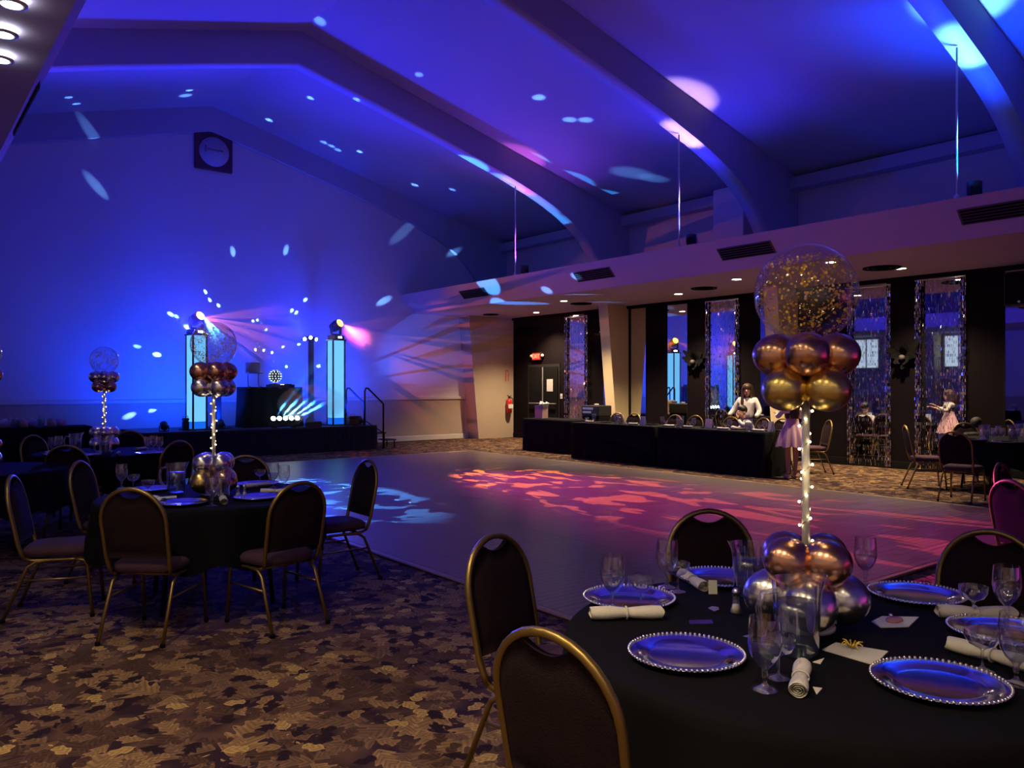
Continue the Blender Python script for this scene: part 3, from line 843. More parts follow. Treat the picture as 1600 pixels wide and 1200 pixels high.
# batten of five white beams on the stage floor
LB = []
xa, xb = on_y(425, 17.2), on_y(462, 17.2)
o = empty('led_beam_bar', ((xa + xb) / 2, 17.2, SZ))
MB().bbox(-(xb - xa) / 2 - .08, (xb - xa) / 2 + .08, -.05, .05, .05, .14, .015).build('bar_body', M['black'], o)
for s in (-1, 1):
    MB().bbox(s * .22 - .03, s * .22 + .03, -.09, .09, 0, .05, .004).build('foot', M['blackmetal'], o)
for k in range(5):
    x = -(xb - xa) / 2 + (xb - xa) * k / 4
    hd = MB().lathe([(.03, -.06), (.055, -.03), (.058, .04)], 14).build('beam_head', M['black'], o, (x, -.06, .20))
    bt = Vector(((10.2, 11.0, 11.8, 12.6, 13.6)[k], 14.3, (6.6, 6.1, 5.6, 5.1, 4.5)[k]))
    bd = (bt - (Vector(o.location) + Vector((x, -.06, .20)))).normalized()
    hd.rotation_euler = (bd * .35 + Vector((-.35, -.75, .15))).to_track_quat('Z', 'Y').to_euler()
    MB().lathe([(.052, .042), (.02, .055), (.001, .058)], 14, cap0=False, cap1=False).build('lens', emis('beam lens', (.75, .93, 1), 14) if k == 0 else M['beamlens'], hd)
    if k == 0: M['beamlens'] = bpy.data.materials['beam lens']
    LB.append((Vector((o.location.x + x, 17.2 - .06, SZ + .20)) + Vector((0, -.085, .03)), bt))
tag(o, 'low light bar with five dazzling white lamps on the stage', 'stage light')
# black equipment case and hazer near the rails, speaker wedge left
for px, yy, sz, lab, nm in ((551, 17.28, (.26, .18, .22), 'small black equipment case at the right end of the stage', 'equipment_case'), (290, 17.5, (.12, .12, .26), 'small black box left of the left lit column', 'equipment_case'),
                            (490, 17.25, (.34, .2, .12), 'flat black cable case beside the right lit column', 'cable_case')):
    x = on_y(px, yy); o = empty(nm, (x, yy, SZ))
    MB().bbox(-sz[0] / 2, sz[0] / 2, -sz[1] / 2, sz[1] / 2, 0, sz[2] * .75, .012).build('case_body', M['black'], o)
    MB().bbox(-sz[0] / 2, sz[0] / 2, -sz[1] / 2, sz[1] / 2, sz[2] * .76, sz[2], .012).build('case_lid', M['black'], o)
    MB().tube([(-.05, 0, sz[2]), (-.05, 0, sz[2] + .04), (.05, 0, sz[2] + .04), (.05, 0, sz[2])], .008, 6).build('handle', M['grating'], o)
    tag(o, lab, 'case')
# wash light fixtures
for i, (p, e) in enumerate(WASH):
    o = empty('floor_wash_light', (p[0], p[1], SZ))
    b_ = MB().lathe([(.05, -.09), (.075, -.06), (.075, .06)], 14).build('lamp_body', M['black'], o, (0, 0, .12)); b_.rotation_euler = (math.radians(-50), 0, 0)
    MB().lathe([(.066, .05), (.001, .055)], 14, cap0=False, cap1=False).build('lens', emis('blue lens', (.02, .12, 1), 6), b_)
    MB().tube([(-.09, 0, .12), (-.09, 0, .012), (.09, 0, .012), (.09, 0, .12)], .011, 6).build('yoke', M['blackmetal'], o)
    tag(o, 'small black blue wash lamp on the stage floor, %s' % ['leftmost of four', 'second from left', 'third from left', 'rightmost of four'][i], 'stage light', 'blue wash lamps')

# square plaque with a round pale face high on the stage wall
pq = on_yz(334, 238, YB - .06)
o = empty('wall_plaque', (pq.x, YB, pq.z))
hw = .43
MB().bbox(-hw, hw, -.09, -.001, -hw, hw, .015).build('board', M['plaque'], o)
d = MB().lathe([(.34, 0), (.34, .012), (.001, .013)], 36, cap0=False, cap1=False).build('round_face', mat('pale face', (.5, .5, .55), .7), o, (0, -.09, .0)); d.rotation_euler = (math.pi / 2, 0, 0)
# a line of dark script: a tall upstroke and a run of small loops
pts = [(-.20 + .012 * math.sin(k), -.106, .13 - .02 * k) for k in range(9)]
MB().tube(pts, .009, 6).build('script_stroke', M['plaque'], o)
pts = [(-.17 + .0115 * k, -.106, .045 + .022 * math.sin(k * 1.5)) for k in range(34)]
MB().tube(pts, .006, 6).build('script_stroke', M['plaque'], o)
tag(o, 'dark square plaque with round pale face high on the blue wall', 'plaque')

# ------------------------------------------------------------------ beams, dots and gobos (from the lamps above, but for the added wall streaks)
DOTS = [(150, 290, 9, .5), (363, 391, 5, 1), (447, 389, 5, 1), (320, 455, 4, 1.3), (327, 468, 4, 1), (341, 477, 4, 1.3), (265, 490, 5, 1.2), (275, 494, 4, .8), (290, 510, 5, 1.2),
        (477, 468, 4, 1.2), (456, 485, 4, 1.4), (463, 488, 4, 1.4), (395, 501, 3, 1.6), (402, 500, 3, 1.6), (416, 515, 3, 1), (399, 546, 3, 2), (412, 547, 3, 2), (425, 551, 3, 2), (442, 542, 3, 2), (467, 538, 3, 2),
        (448, 573, 3, 2), (498, 572, 4, 1.5), (244, 554, 6, 1.4), (212, 541, 5, .5), (198, 651, 8, .7), (235, 642, 6, .8), (630, 362, 10, .25), (720, 387, 8, .9), (600, 470, 9, .3),
        (107, 152, 7, .7), (119, 162, 7, .7), (118, 177, 11, .45), (290, 149, 12, .5), (296, 141, 7, .9), (420, 187, 7, 1), (485, 153, 7, 1), (506, 222, 7, .5), (518, 228, 7, .5), (528, 234, 7, .5), (562, 237, 6, 1), (648, 289, 7, .7), (700, 229, 7, 1), (676, 216, 6, .5),
        (707, 296, 6, .5), (558, 142, 8, .6), (573, 102, 8, .6), (655, 116, 8, .5), (500, 32, 12, .6), (842, 152, 10, .9), (890, 187, 10, .7), (915, 187, 10, .7), (985, 270, 26, .16), (1020, 278, 18, .16), (897, 433, 9, .9), (835, 459, 9, .9), (905, 460, 8, .7), (945, 472, 8, .5)]
bl = bpy.data.lights.new('led ball beams', 'POINT'); bl.color = (.16, .42, 1.0); bl.energy = 170.0; bl.shadow_soft_size = 0.0
bo = bpy.data.objects.new('led ball beams', bl); COL.objects.link(bo)
BP = Vector((BALL.x, BALL.y - .05, BALL.z + .19)); bo.location = BP
bl.use_nodes = True; nt = bl.node_tree
geo = nt.nodes.new('ShaderNodeNewGeometry'); acc = None
for (px, py, r, inten) in DOTS:
    p = hit(px, py); v = p - BP; dist = v.length; dr_ = v.normalized()
    D = p.x * ST + p.y * CT
    th = max(r * (.62 if p.y > YB - .1 and p.z < 4.6 else .85) * D / F / dist, .004)
    dp = nt.nodes.new('ShaderNodeVectorMath'); dp.operation = 'DOT_PRODUCT'; dp.inputs[1].default_value = dr_
    nt.links.new(geo.outputs['Incoming'], dp.inputs[0])
    mr = nt.nodes.new('ShaderNodeMapRange'); mr.interpolation_type = 'SMOOTHSTEP'
    mr.inputs[1].default_value = math.cos(th * 1.15); mr.inputs[2].default_value = math.cos(th * .45)
    mr.inputs[3].default_value = 0; mr.inputs[4].default_value = inten * max(dist, .8) ** 2 * (4.0 if p.y > YB - .1 and p.z < 4.6 else 1.0)
    nt.links.new(dp.outputs['Value'], mr.inputs[0])
    if acc is None: acc = mr.outputs[0]
    else:
        ad = nt.nodes.new('ShaderNodeMath'); nt.links.new(acc, ad.inputs[0]); nt.links.new(mr.outputs[0], ad.inputs[1]); acc = ad.outputs[0]
nt.links.new(acc, nt.nodes['Emission'].inputs['Strength'])

def stars(scale, thr, cols, seed, stretch=(1, 1)):
    def f(nt, N, L, u, v, e):
        c = N('ShaderNodeCombineXYZ'); L(u, c.inputs[0]); L(v, c.inputs[1]); c.inputs[2].default_value = seed
        mp = N('ShaderNodeMapping'); mp.inputs['Scale'].default_value = (*stretch, 1); L(c.outputs[0], mp.inputs['Vector'])
        n = N('ShaderNodeTexNoise'); n.inputs['Scale'].default_value = scale; n.inputs['Detail'].default_value = 1.5; n.inputs['Distortion'].default_value = .8; L(mp.outputs[0], n.inputs['Vector'])
        r = N('ShaderNodeMapRange'); r.interpolation_type = 'SMOOTHSTEP'; r.inputs[1].default_value = thr; r.inputs[2].default_value = thr + .035; L(n.outputs['Fac'], r.inputs[0])
        cr = N('ShaderNodeValToRGB')
        while len(cr.color_ramp.elements) < len(cols): cr.color_ramp.elements.new(.5)
        for el_, (p, k) in zip(cr.color_ramp.elements, cols): el_.position = p; el_.color = (*k, 1)
        mv = N('ShaderNodeMapRange'); mv.inputs[1].default_value = .35; mv.inputs[2].default_value = -.35; L(v, mv.inputs[0]); L(mv.outputs[0], cr.inputs[0])
        L(cr.outputs[0], e.inputs['Color']); L(r.outputs[0], e.inputs['Strength'])
    return f
tg = Vector((8.2, 8.4, 0))
o = spot('orange moving beam', hl_[1], tg, (1, 1, 1), 52000, 21, .45, 0.0)
gobo(o, tg, stars(30, .55, [(0, (1, .10, .30)), (.35, (1, .12, .12)), (.55, (1, .24, .01)), (1, (1, .30, .02))][::1], 3.0, (1.0, 1.6)))
tg = Vector((4.9, 10.6, 0))
o = spot('blue moving beam', hl_[0], tg, (.07, .34, 1.0), 42000, 15, .3, 0.0)
gobo(o, tg, stars(26, .52, [(0, (1, 1, 1)), (1, (1, 1, 1))], 7.0, (.6, 2.2)))
# magenta flood from the right column over the right of the dance floor
spot('magenta flood', tr + Vector((.05, -.27, .22)), (7.9, 5.2, 0), (1, .06, .62), 17000, 27, .9, .1)
spot('red flood', tr + Vector((.05, -.27, .18)), (7.4, 2.6, 0), (1, .04, .03), 7000, 15, .9, .1)
# beams of the light bar, fanned up to the right and raking the wall
for k, (p, tgt) in enumerate(LB):
    spot('light bar beam', p, tgt, (.06, .36, 1.0), 7500, 8, .3, .02)
# side fans of the moving heads
for k, p in enumerate(hl_):
    q = p
    tgt = q + Vector((1.6, (-.75, .06)[k], -.50))
    o = spot('orange fan', q, tgt, (1, .22, .02), (420, 300)[k], 70, .5, 0.0)
    gobo(o, tgt, stars(9, .47, [(0, (1, 1, 1)), (1, (1, 1, 1))], 2.0, (.05, 1.5)))
px_ = Vector((on_y(470, 17.8), 17.75, 2.65))
spot('pole head beam', px_, px_ + Vector((1.2, 0, -.55)), (.05, .3, 1), 40, 22, .5, .01)
qx = Vector((on_y(368, 17.8), 17.75, 2.45))
spot('pole head beam', qx, qx + Vector((.75, 0, -.75)), (.05, .3, 1), 40, 26, .5, .01)
# added spot without fixture: raking blue streaks on the wall right of the stage
wt = Vector((12.0, YB, 2.7))
o = spot('added wall streaks', tr + Vector((.35, -.35, -1.3)), wt, (.03, .12, 1), 420, 44, .8, 0.0)
gobo(o, wt, stars(4.0, .45, [(0, (1, 1, 1)), (1, (1, 1, 1))], 11, (.2, 2.2)))

# ================================================================== CHAIRS
def make_chair(name='banquet_chair'):
    o = empty(name)
    def by(z): return -.19 - (z - .44) * .20            # raked back plane
    # seat cushion, rounded
    rings = []
    for z, i in ((.405, .015), (.41, 0), (.45, -.004), (.468, .02), (.475, .06)):
        r = []
        for k in range(24):
            a = math.tau * k / 24; cx, cy = math.cos(a), math.sin(a)
            e = .42
            x = math.copysign(abs(cx) ** e, cx) * (.205 - i); y = math.copysign(abs(cy) ** e, cy) * (.205 - i) + .01
            r.append((x * (1.0 + .10 * (y / .2)), y, z))
        rings.append(r)
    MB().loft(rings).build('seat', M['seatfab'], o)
    # hoop of the back, running down to the seat rails
    pts = [(-.185, -.165, .40), (-.19, -.185, .44)]
    for z in (.50, .58, .66, .72): pts.append((-.195 - (z - .44) * .02, by(z), z))
    for k in range(1, 16):
        a = math.pi - math.pi * k / 16
        z = .72 + .20 * math.sin(a); pts.append((.2005 * math.cos(a), by(z), z))
    for z in (.72, .66, .58, .50): pts.append((.195 + (z - .44) * .02, by(z), z))
    pts += [(.19, -.185, .44), (.185, -.165, .40)]
    MB().tube(pts, .0135, 8).build('back_frame', M['brass'], o)
    # padded back with a hand slot at the top
    m = MB(); n = 20
    def top(x):
        c = max(0, 1 - (x / .188) ** 2)
        return .72 + .186 * math.sqrt(c) - .042 * max(0, 1 - (x / .075) ** 2)
    cols = []
    rows = 8
    for side in (1, -1):
        gidx = []
        for i in range(n + 1):
            x = -.187 + .374 * i / n; c = []
            for j in range(rows + 1):
                z = .50 + (top(x) - .50) * j / rows
                bulge = .026 * (max(0, 1 - abs(x / .19) ** 4)) * max(0.15, min(1, j * .8, (rows - j) * .8))
                c.append(len(m.v)); m.v.append((x, by(z) + side * (.006 + bulge), z))
            gidx.append(c)
        for i in range(n):
            for j in range(rows):
                q = (gidx[i][j], gidx[i + 1][j], gidx[i + 1][j + 1], gidx[i][j + 1])
                m.f.append(q if side < 0 else q[::-1]); m.sm.append(True)
        cols.append(gidx)
    A, B = cols
    rim = [(0, j) for j in range(rows)] + [(i, rows) for i in range(n)] + [(n, j) for j in range(rows, 0, -1)] + [(i, 0) for i in range(n, 0, -1)]
    for k in range(len(rim)):
        p, q = rim[k], rim[(k + 1) % len(rim)]
        m.f.append((A[p[0]][p[1]], A[q[0]][q[1]], B[q[0]][q[1]], B[p[0]][p[1]])); m.sm.append(False)
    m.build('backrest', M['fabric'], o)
    # seat rails and legs
    m = MB()
    for s in (-1, 1):
        m.tube([(s * .185, -.165, .40), (s * .185, -.12, .385), (s * .195, .10, .385), (s * .20, .18, .385)], .011, 6)
    m.tube([(-.19, .17, .385), (.19, .17, .385)], .010, 6).tube([(-.18, -.10, .385), (.18, -.10, .385)], .010, 6)
    m.build('seat_frame', M['brass'], o)
    for s in (-1, 1):
        for lp in ([(s * .20, .13, .385), (s * .20, .185, .375), (s * .203, .205, .34), (s * .21, .235, .012)],
                   [(s * .188, .02, .385), (s * .188, -.10, .378), (s * .190, -.15, .345), (s * .20, -.285, .012)]):
            lg = MB().tube(lp, .0115, 8).build('leg', M['brass'], o)
            MB().lathe([(.015, 0), (.015, .02), (.012, .024)], 8).build('foot_cap', M['blackm'], lg, (lp[-1][0], lp[-1][1], 0))
        MB().tube([(s * .203, .212, .26), (s * .192, -.19, .26)], .007, 6).build('side_stretcher', M['brass'], o)
    return o
CH = make_chair(); ch_used = [False]
def chair(x, y, facing, label, group):
    """facing: point the sitter looks at"""
    if not ch_used[0]: o = CH; ch_used[0] = True
    else: o = copy_tree(CH)
    o.location = (x, y, .002)
    o.rotation_euler = (0, 0, math.atan2(facing[1] - y, facing[0] - x) - math.pi / 2)
    return tag(o, label, 'chair', group)
def chair_top(px, py, facing, label, group, zt=.92, turn=0):
    """chair whose hoop top is seen at the pixel"""
    p = at(px, py, zt); d = (Vector((facing[0], facing[1], 0)) - Vector((p.x, p.y, 0))).normalized()
    d = Vector((d.x * math.cos(turn) - d.y * math.sin(turn), d.x * math.sin(turn) + d.y * math.cos(turn), 0))
    q = p + d * .285
    return chair(q.x, q.y, (q.x + d.x, q.y + d.y), label, group)

# ================================================================== ROUND TABLES
def round_table(c, label, cloth_label, seed, drop=.37, R=.76):
    rnd = random.Random(seed)
    o = empty('round_table', (c[0], c[1], .002))
    MB().lathe([(R - .03, .715), (R - .005, .72), (R - .005, .737), (R - .03, .74)], 40).build('table_top', M['black'], o)
    for k in range(4):
        a = k * math.pi / 2 + .6
        MB().tube([(.42 * math.cos(a), .42 * math.sin(a), .715), (.50 * math.cos(a), .50 * math.sin(a), .01)], .016, 8).build('leg', M['blackmetal'], o)
    tag(o, label, 'table', 'round banquet tables')
    m = MB(); n = 120; rings = []
    nf = 13; ph = rnd.uniform(0, 6)
    zz = [(.0, .747, 0), (R * .6, .748, 0), (R - .03, .748, 0), (R - .006, .745, 0), (R + .006, .735, .0), (R + .009, .70, .15), (R + .015, .60, .45), (R + .02, .48, .8), (R + .022, drop, 1)]
    for r, z, f in zz:
        ring = []
        for j in range(n):
            a = math.tau * j / n
            wv = f * ((.024 * math.sin(nf * a + ph)) + .012 * math.sin(5 * a + ph * 2))
            dz = f * .03 * math.sin(nf * a + ph + .6) if z < .5 else 0
            ring.append(((max(r, .002) + wv) * math.cos(a), (max(r, .002) + wv) * math.sin(a), z + dz))
        rings.append(ring)
    m.loft(rings, True, False)
    cl = m.build('tablecloth', M['cloth'], None, (c[0], c[1], .002))
    tag(cl, cloth_label, 'tablecloth', 'black round tablecloths')
    return o
T1 = dep(1268, 2.50); T2 = dep(332, 5.72); T3 = dep(165, 9.4); T4 = dep(-40, 7.4); T5 = dep(1562, 11.7); T6 = Vector((6.9, 1.35, 0))
T1.z = T2.z = 0
round_table(T1, 'round banquet table under black cloth in the right foreground', 'black cloth hanging over the right foreground table', 1)
round_table(T2, 'round banquet table under black cloth at mid left', 'black cloth over the mid left table with silver-topped centrepiece', 2)
round_table(T3, 'round banquet table under black cloth, far left near the stage', 'black cloth over the far left table near the stage', 3)
round_table(T4, 'round banquet table mostly beyond the left photo edge', 'black cloth over the table at the left photo edge', 4)
round_table(T5, 'round banquet table by the rightmost fringe curtain', 'black cloth over the table by the rightmost fringe curtain', 5)
round_table(T6, 'round banquet table just beyond the right photo edge', 'black cloth over the table just beyond the right photo edge', 6)

chair_top(770, 838, T1, 'brass-framed chair left of the foreground table, second from camera', 'chairs at the foreground table')
chair_top(853, 990, T1, 'nearest brass-framed chair, cut off by the bottom edge', 'chairs at the foreground table', turn=.25)
chair_top(1107, 799, T1, 'brass-framed chair behind the foreground table, left of its balloons', 'chairs at the foreground table')
chair_top(1552, 832, T1, 'dark chair behind the foreground table at the right photo edge', 'chairs at the foreground table')
chair_top(203, 765, T2, 'dark padded chair with its back to the camera, nearest at mid left table', 'chairs at the mid left table')
chair_top(470, 755, T2, 'dark padded chair front right of the mid left table', 'chairs at the mid left table')
chair_top(576, 720, T2, 'chair seen side-on between mid left table and dance floor', 'chairs at the mid left table')
chair_top(123, 722, T2, 'dark padded chair on the left of the mid left table', 'chairs at the mid left table', turn=.5)
chair_top(18, 745, T2, 'chair seen side-on at the left photo edge', 'chairs at the mid left table')
chair_top(385, 713, T2, 'chair behind the mid left table, right of its balloons', 'chairs at the mid left table')
chair_top(103, 697, T3, 'dark chair in front of the far left table', 'chairs at the far left table')
chair_top(50, 681, T3, 'dark chair left of the far left table', 'chairs at the far left table')
chair_top(280, 690, T3, 'dark chair front right of the far left table', 'chairs at the far left table')
chair_top(203, 674, T3, 'dark chair behind the far left table', 'chairs at the far left table')
q = dep(1503, 10.62); chair(q.x, q.y, T5, 'chair with its back to us at the table by the rightmost fringe', 'chairs at the right table')
q = dep(1446, 11.95); chair(q.x, q.y, T5, 'chair seen side-on left of the table by the rightmost fringe', 'chairs at the right table')
chair_top(1562, 725, T6, 'chair lit pink at the right photo edge', 'chairs at the right edge table')
chair_top(1578, 752, T6, 'chair lit dark red at the right photo edge', 'chairs at the right edge table')

# ================================================================== HEAD TABLES (long, skirted to the floor)
def long_table(x0, x1, y0, y1, label, cl_label, seed, sag=.004):
    o = empty('long_table', ((x0 + x1) / 2, (y0 + y1) / 2, .002)); hx, hy = (x1 - x0) / 2, (y1 - y0) / 2
    MB().bbox(-hx + .01, hx - .01, -hy + .01, hy - .01, .71, .74, .006).build('table_top', M['black'], o)
    for sx in (-1, 1):
        for sy in (-1, 1):
            MB().tube([(sx * (hx - .1), sy * (hy - .2), .71), (sx * (hx - .1), sy * (hy - .2), .005)], .015, 8).build('leg', M['blackmetal'], o)
    tag(o, label, 'table', 'long skirted tables')
    m = MB(); rnd = random.Random(seed)
    per = []
    for (ax, ay, bx, by_) in ((-hx, -hy, hx, -hy), (hx, -hy, hx, hy), (hx, hy, -hx, hy), (-hx, hy, -hx, -hy)):
        n = max(4, int(math.hypot(bx - ax, by_ - ay) / .06)); nx_, ny_ = (by_ - ay), -(bx - ax); l = math.hypot(nx_, ny_)
        for i in range(n): per.append((ax + (bx - ax) * i / n, ay + (by_ - ay) * i / n, nx_ / l, ny_ / l))
    rings = []
    for z, f, off in ((.748, 0, -.01), (.745, 0, .004), (.70, .1, .008), (.4, .6, .02), (.004, 1, .035)):
        rings.append([(x + nx_ * (off + f * .014 * math.sin(k * 1.1)), y + ny_ * (off + f * .014 * math.sin(k * 1.1)), z) for k, (x, y, nx_, ny_) in enumerate(per)])
    m.loft(rings, True, False)
    tag(m.build('tablecloth', M['cloth'], None, (o.location.x, o.location.y, .002)), cl_label, 'tablecloth', 'long black tablecloths')
HX0, HX1, HY0, HY1 = 11.45, 12.21, 7.82, 12.5
long_table(HX0, HX1, HY0, (HY0 + HY1) / 2 - .05, 'long head table in front of the mirrors, half nearer the woman', 'black floor-length cloth on the head table half nearer the woman', 1)
long_table(HX0, HX1, (HY0 + HY1) / 2 + .05, HY1, 'long head table in front of the mirrors, half nearer the exit', 'black floor-length cloth on the head table half nearer the exit', 2)
long_table(11.95, 12.71, 13.10, 14.75, 'side table with gift bag beyond the head table', 'black floor-length cloth under the pale gift bag', 3)
lt = at(55, 667, .75)
long_table(1.3, 3.15, 17.0, 17.75, 'long dark table by the stage wall at far left', 'black cloth over the far left wall table', 4)

for px, py, txt in ((958, 642, 'first from the exit end'), (984, 647, 'second from the exit end'), (1048, 651, 'third from the exit end'), (1080, 652, 'fourth from the exit end'), (1136, 654, 'under the woman\'s right hand')):
    p = at(px, 660, .90)
    y = on_x(px, 12.62)
    chair(12.48, y, (10, y), 'dark round-backed chair behind the head table, ' + txt, 'chairs at the head table')
chair(12.52, on_x(1219, 12.7), (10, on_x(1219, 12.7)), 'dark chair behind the head table beside the pink dress', 'chairs at the head table')
q = dep(1270, 13.9); chair(q.x, q.y, (q.x - 3, q.y + 2.5), 'chair behind the balloon pole beside the fringe curtains', 'chairs at the head table')

# ================================================================== BALLOON CENTREPIECES
def balloon_mesh(r):
    m = MB(); prof = []
    for i in range(17):
        t = math.pi * i / 16; z = -math.cos(t); q = math.sin(t)
        prof.append((max(.002, r * q * (1 - .05 * z)), r * (z * 1.04)))
    prof = [(.006, -r * 1.16), (.010, -r * 1.12), (.004, -r * 1.08)] + [(max(p, .006), z) for p, z in prof[1:]]
    return m.lathe(prof, 26)
BM = {}
def balloon(parent, col, c, r, outward):
    key = (col, round(r, 3))
    if key not in BM:
        o = balloon_mesh(r).build('balloon', M[col], parent); BM[key] = o
    else:
        o = BM[key].copy(); COL.objects.link(o); o.parent = parent
    o.location = c
    o.rotation_euler = Vector(outward).to_track_quat('Z', 'Y').to_euler()
    o['label'] = {'silverb': 'shiny silver', 'copperb': 'shiny copper', 'goldb': 'shiny gold'}[col] + ' balloon'
    return o
def centrepiece(c, label, cols, phase, seed, confetti='conf', ph=(math.pi / 4, 0, math.pi / 4, 0)):
    rnd = random.Random(seed)
    o = empty('balloon_centrepiece', (c[0], c[1], .752), phase)
    MB().lathe([(.09, 0), (.09, .012), (.03, .02)], 20).build('base_disc', M['pole'], o)
    MB().lathe([(.0125, .015), (.0125, .93)], 14).build('pole', M['pole'], o)
    b1, b2, t1, t2 = cols
    for k in range(4):
        a = k * math.pi / 2 + ph[0]
        balloon(o, b1 if isinstance(b1, str) else b1[k], (.108 * math.cos(a), .108 * math.sin(a), .100), .083, (math.cos(a), math.sin(a), -.15))
    for k in range(4):
        a = k * math.pi / 2 + ph[1]
        balloon(o, b2, (.082 * math.cos(a), .082 * math.sin(a), .222), .076, (math.cos(a), math.sin(a), .35))
    for k in range(4):
        a = k * math.pi / 2 + ph[2]
        balloon(o, t1, (.090 * math.cos(a), .090 * math.sin(a), .765), .070, (math.cos(a), math.sin(a), -.2))
    for k in range(4):
        a = k * math.pi / 2 + ph[3]
        balloon(o, t2, (.092 * math.cos(a), .092 * math.sin(a), .875), .070, (math.cos(a), math.sin(a), .1))
    bub = MB().ball((0, 0, 0), .160, 40, 26).build('bubble_balloon', M['bubble'], o, (0, 0, 1.072))
    bub['label'] = 'large clear balloon with gold confetti'
    m = MB()
    for k in range(1700):
        z = rnd.uniform(-.85, .75); a = rnd.gauss(.25, 1.0) if rnd.random() < .7 else rnd.uniform(0, math.tau)
        q = math.sqrt(1 - z * z); n_ = Vector((q * math.cos(a), q * math.sin(a), z)); p = n_ * .157
        # clumps: drop some flakes by a slow pattern
        if math.sin(a * 3.1 + z * 5) + math.sin(a * 7.3 - z * 9 + 1) < -.1 and rnd.random() < .8: continue
        n2 = (n_ + Vector((rnd.gauss(0, .55), rnd.gauss(0, .55), rnd.gauss(0, .55)))).normalized()
        u = n2.orthogonal().normalized(); v = n2.cross(u); r = rnd.uniform(.0024, .0052)
        b = len(m.v)
        m.v += [tuple(p - n_ * .003 + (u * math.cos(t) + v * math.sin(t)) * r) for t in (0, 1.05, 2.09, 3.14, 4.19, 5.24)]
        m.f.append(tuple(range(b, b + 6))); m.sm.append(False)
    cf = m.build('confetti', M[confetti], bub); cf['kind'] = 'stuff'
    # wire of fairy lights round the pole
    pts = []; bulbs = []
    for k in range(130):
        t = k / 129; a = t * 2 * math.pi * 5.5 + .6; z = .27 + t * .45
        pts.append((.0155 * math.cos(a), .0155 * math.sin(a), z))
        if k % 7 == 3: bulbs.append((.0205 * math.cos(a), .0205 * math.sin(a), z))
    wr_ = MB().tube(pts, .0012, 4).build('fairy_light_wire', M['wire'], o)
    for p in bulbs:
        if 'bulbmesh' not in BM: q = MB().ball((0, 0, 0), .0042, 8, 6).build('fairy_bulb', M['bulb'], wr_); BM['bulbmesh'] = q
        else: q = BM['bulbmesh'].copy(); COL.objects.link(q); q.parent = wr_
        q.location = p
    tag(o, label, 'centrepiece', 'balloon centrepieces')
    # glow of the string itself
    l = bpy.data.lights.new('fairy light glow', 'POINT'); l.color = (1, .74, .38); l.energy = .12; l.shadow_soft_size = .02
    lo = bpy.data.objects.new('fairy light glow', l); COL.objects.link(lo); lo.location = (c[0] - .05, c[1] - .05, 1.25)
    return o
def facing_phase(c): return math.atan2(-c[1], -c[0])     # one balloon of the upper rings towards the camera
centrepiece(dep(1259, 2.57), 'tall gold and copper balloon centrepiece on the foreground table', ('silverb', 'copperb', 'goldb', 'copperb'), facing_phase(T1), 1, ph=(.12, .86, .80, .05))
centrepiece(dep(334, 5.72), 'tall balloon centrepiece with silver and copper balloons at mid left', (['copperb', 'goldb', 'copperb', 'goldb'], 'silverb', 'silverb', 'copperb'), facing_phase(T2), 2, ph=(.78, .6, .45, .2))
centrepiece(dep(163, 9.4), 'tall balloon centrepiece on the far left table near the stage', ('silverb', 'silverb', 'copperb', 'silverb'), facing_phase(T3), 3)
centrepiece(dep(-28, 7.4), 'balloon centrepiece half cut off by the left photo edge', ('silverb', 'copperb', 'silverb', 'copperb'), facing_phase(T4), 4)

# ================================================================== TABLEWARE
def once(store, key, make):
    if key not in store:
        store[key] = make(); return store[key]
    return copy_tree(store[key])
WARE = {}
def mk_plate():
    o = empty('charger_plate')
    MB().lathe([(.06, 0), (.10, .002), (.112, .004), (.118, .010), (.160, .014), (.166, .0155), (.166, .0175), (.158, .0165), (.120, .0125), (.112, .0075), (.10, .0055), (.004, .0055)], 48, cap1=True).build('plate', M['charger'], o)
    m = MB()
    for k in range(72):
        a = math.tau * k / 72; m.ball((.1625 * math.cos(a), .1625 * math.sin(a), .0185), .0052, 6, 4)
    m.build('beaded_rim', M['beadrim'], o)['kind'] = 'stuff'
    return o
def mk_plate_far():
    o = empty('charger_plate')
    MB().lathe([(.06, 0), (.112, .004), (.118, .010), (.160, .014), (.164, .020), (.158, .0165), (.120, .0125), (.112, .0075), (.004, .0055)], 28).build('plate', M['charger'], o)
    return o
def mk_goblet(water):
    o = empty('water_goblet')
    MB().lathe([(.034, .001), (.035, .003), (.012, .010), (.006, .018), (.0055, .03), (.009, .040), (.0065, .050), (.012, .058), (.026, .072), (.038, .095), (.043, .120), (.042, .150), (.0385, .186)], 24, cap1=False).build('glass', M['glass'], o)
    if water:
        MB().lathe([(.010, .060), (.025, .075), (.036, .096), (.040, .112), (.002, .112)], 20).build('water', M['water'], o)
    return o
def mk_coupe():
    o = empty('coupe_glass')
    MB().lathe([(.030, .001), (.031, .003), (.008, .008), (.004, .016), (.004, .055), (.010, .062), (.034, .074), (.044, .092), (.045, .112)], 24, cap1=False).build('glass', M['glass'], o)
    return o
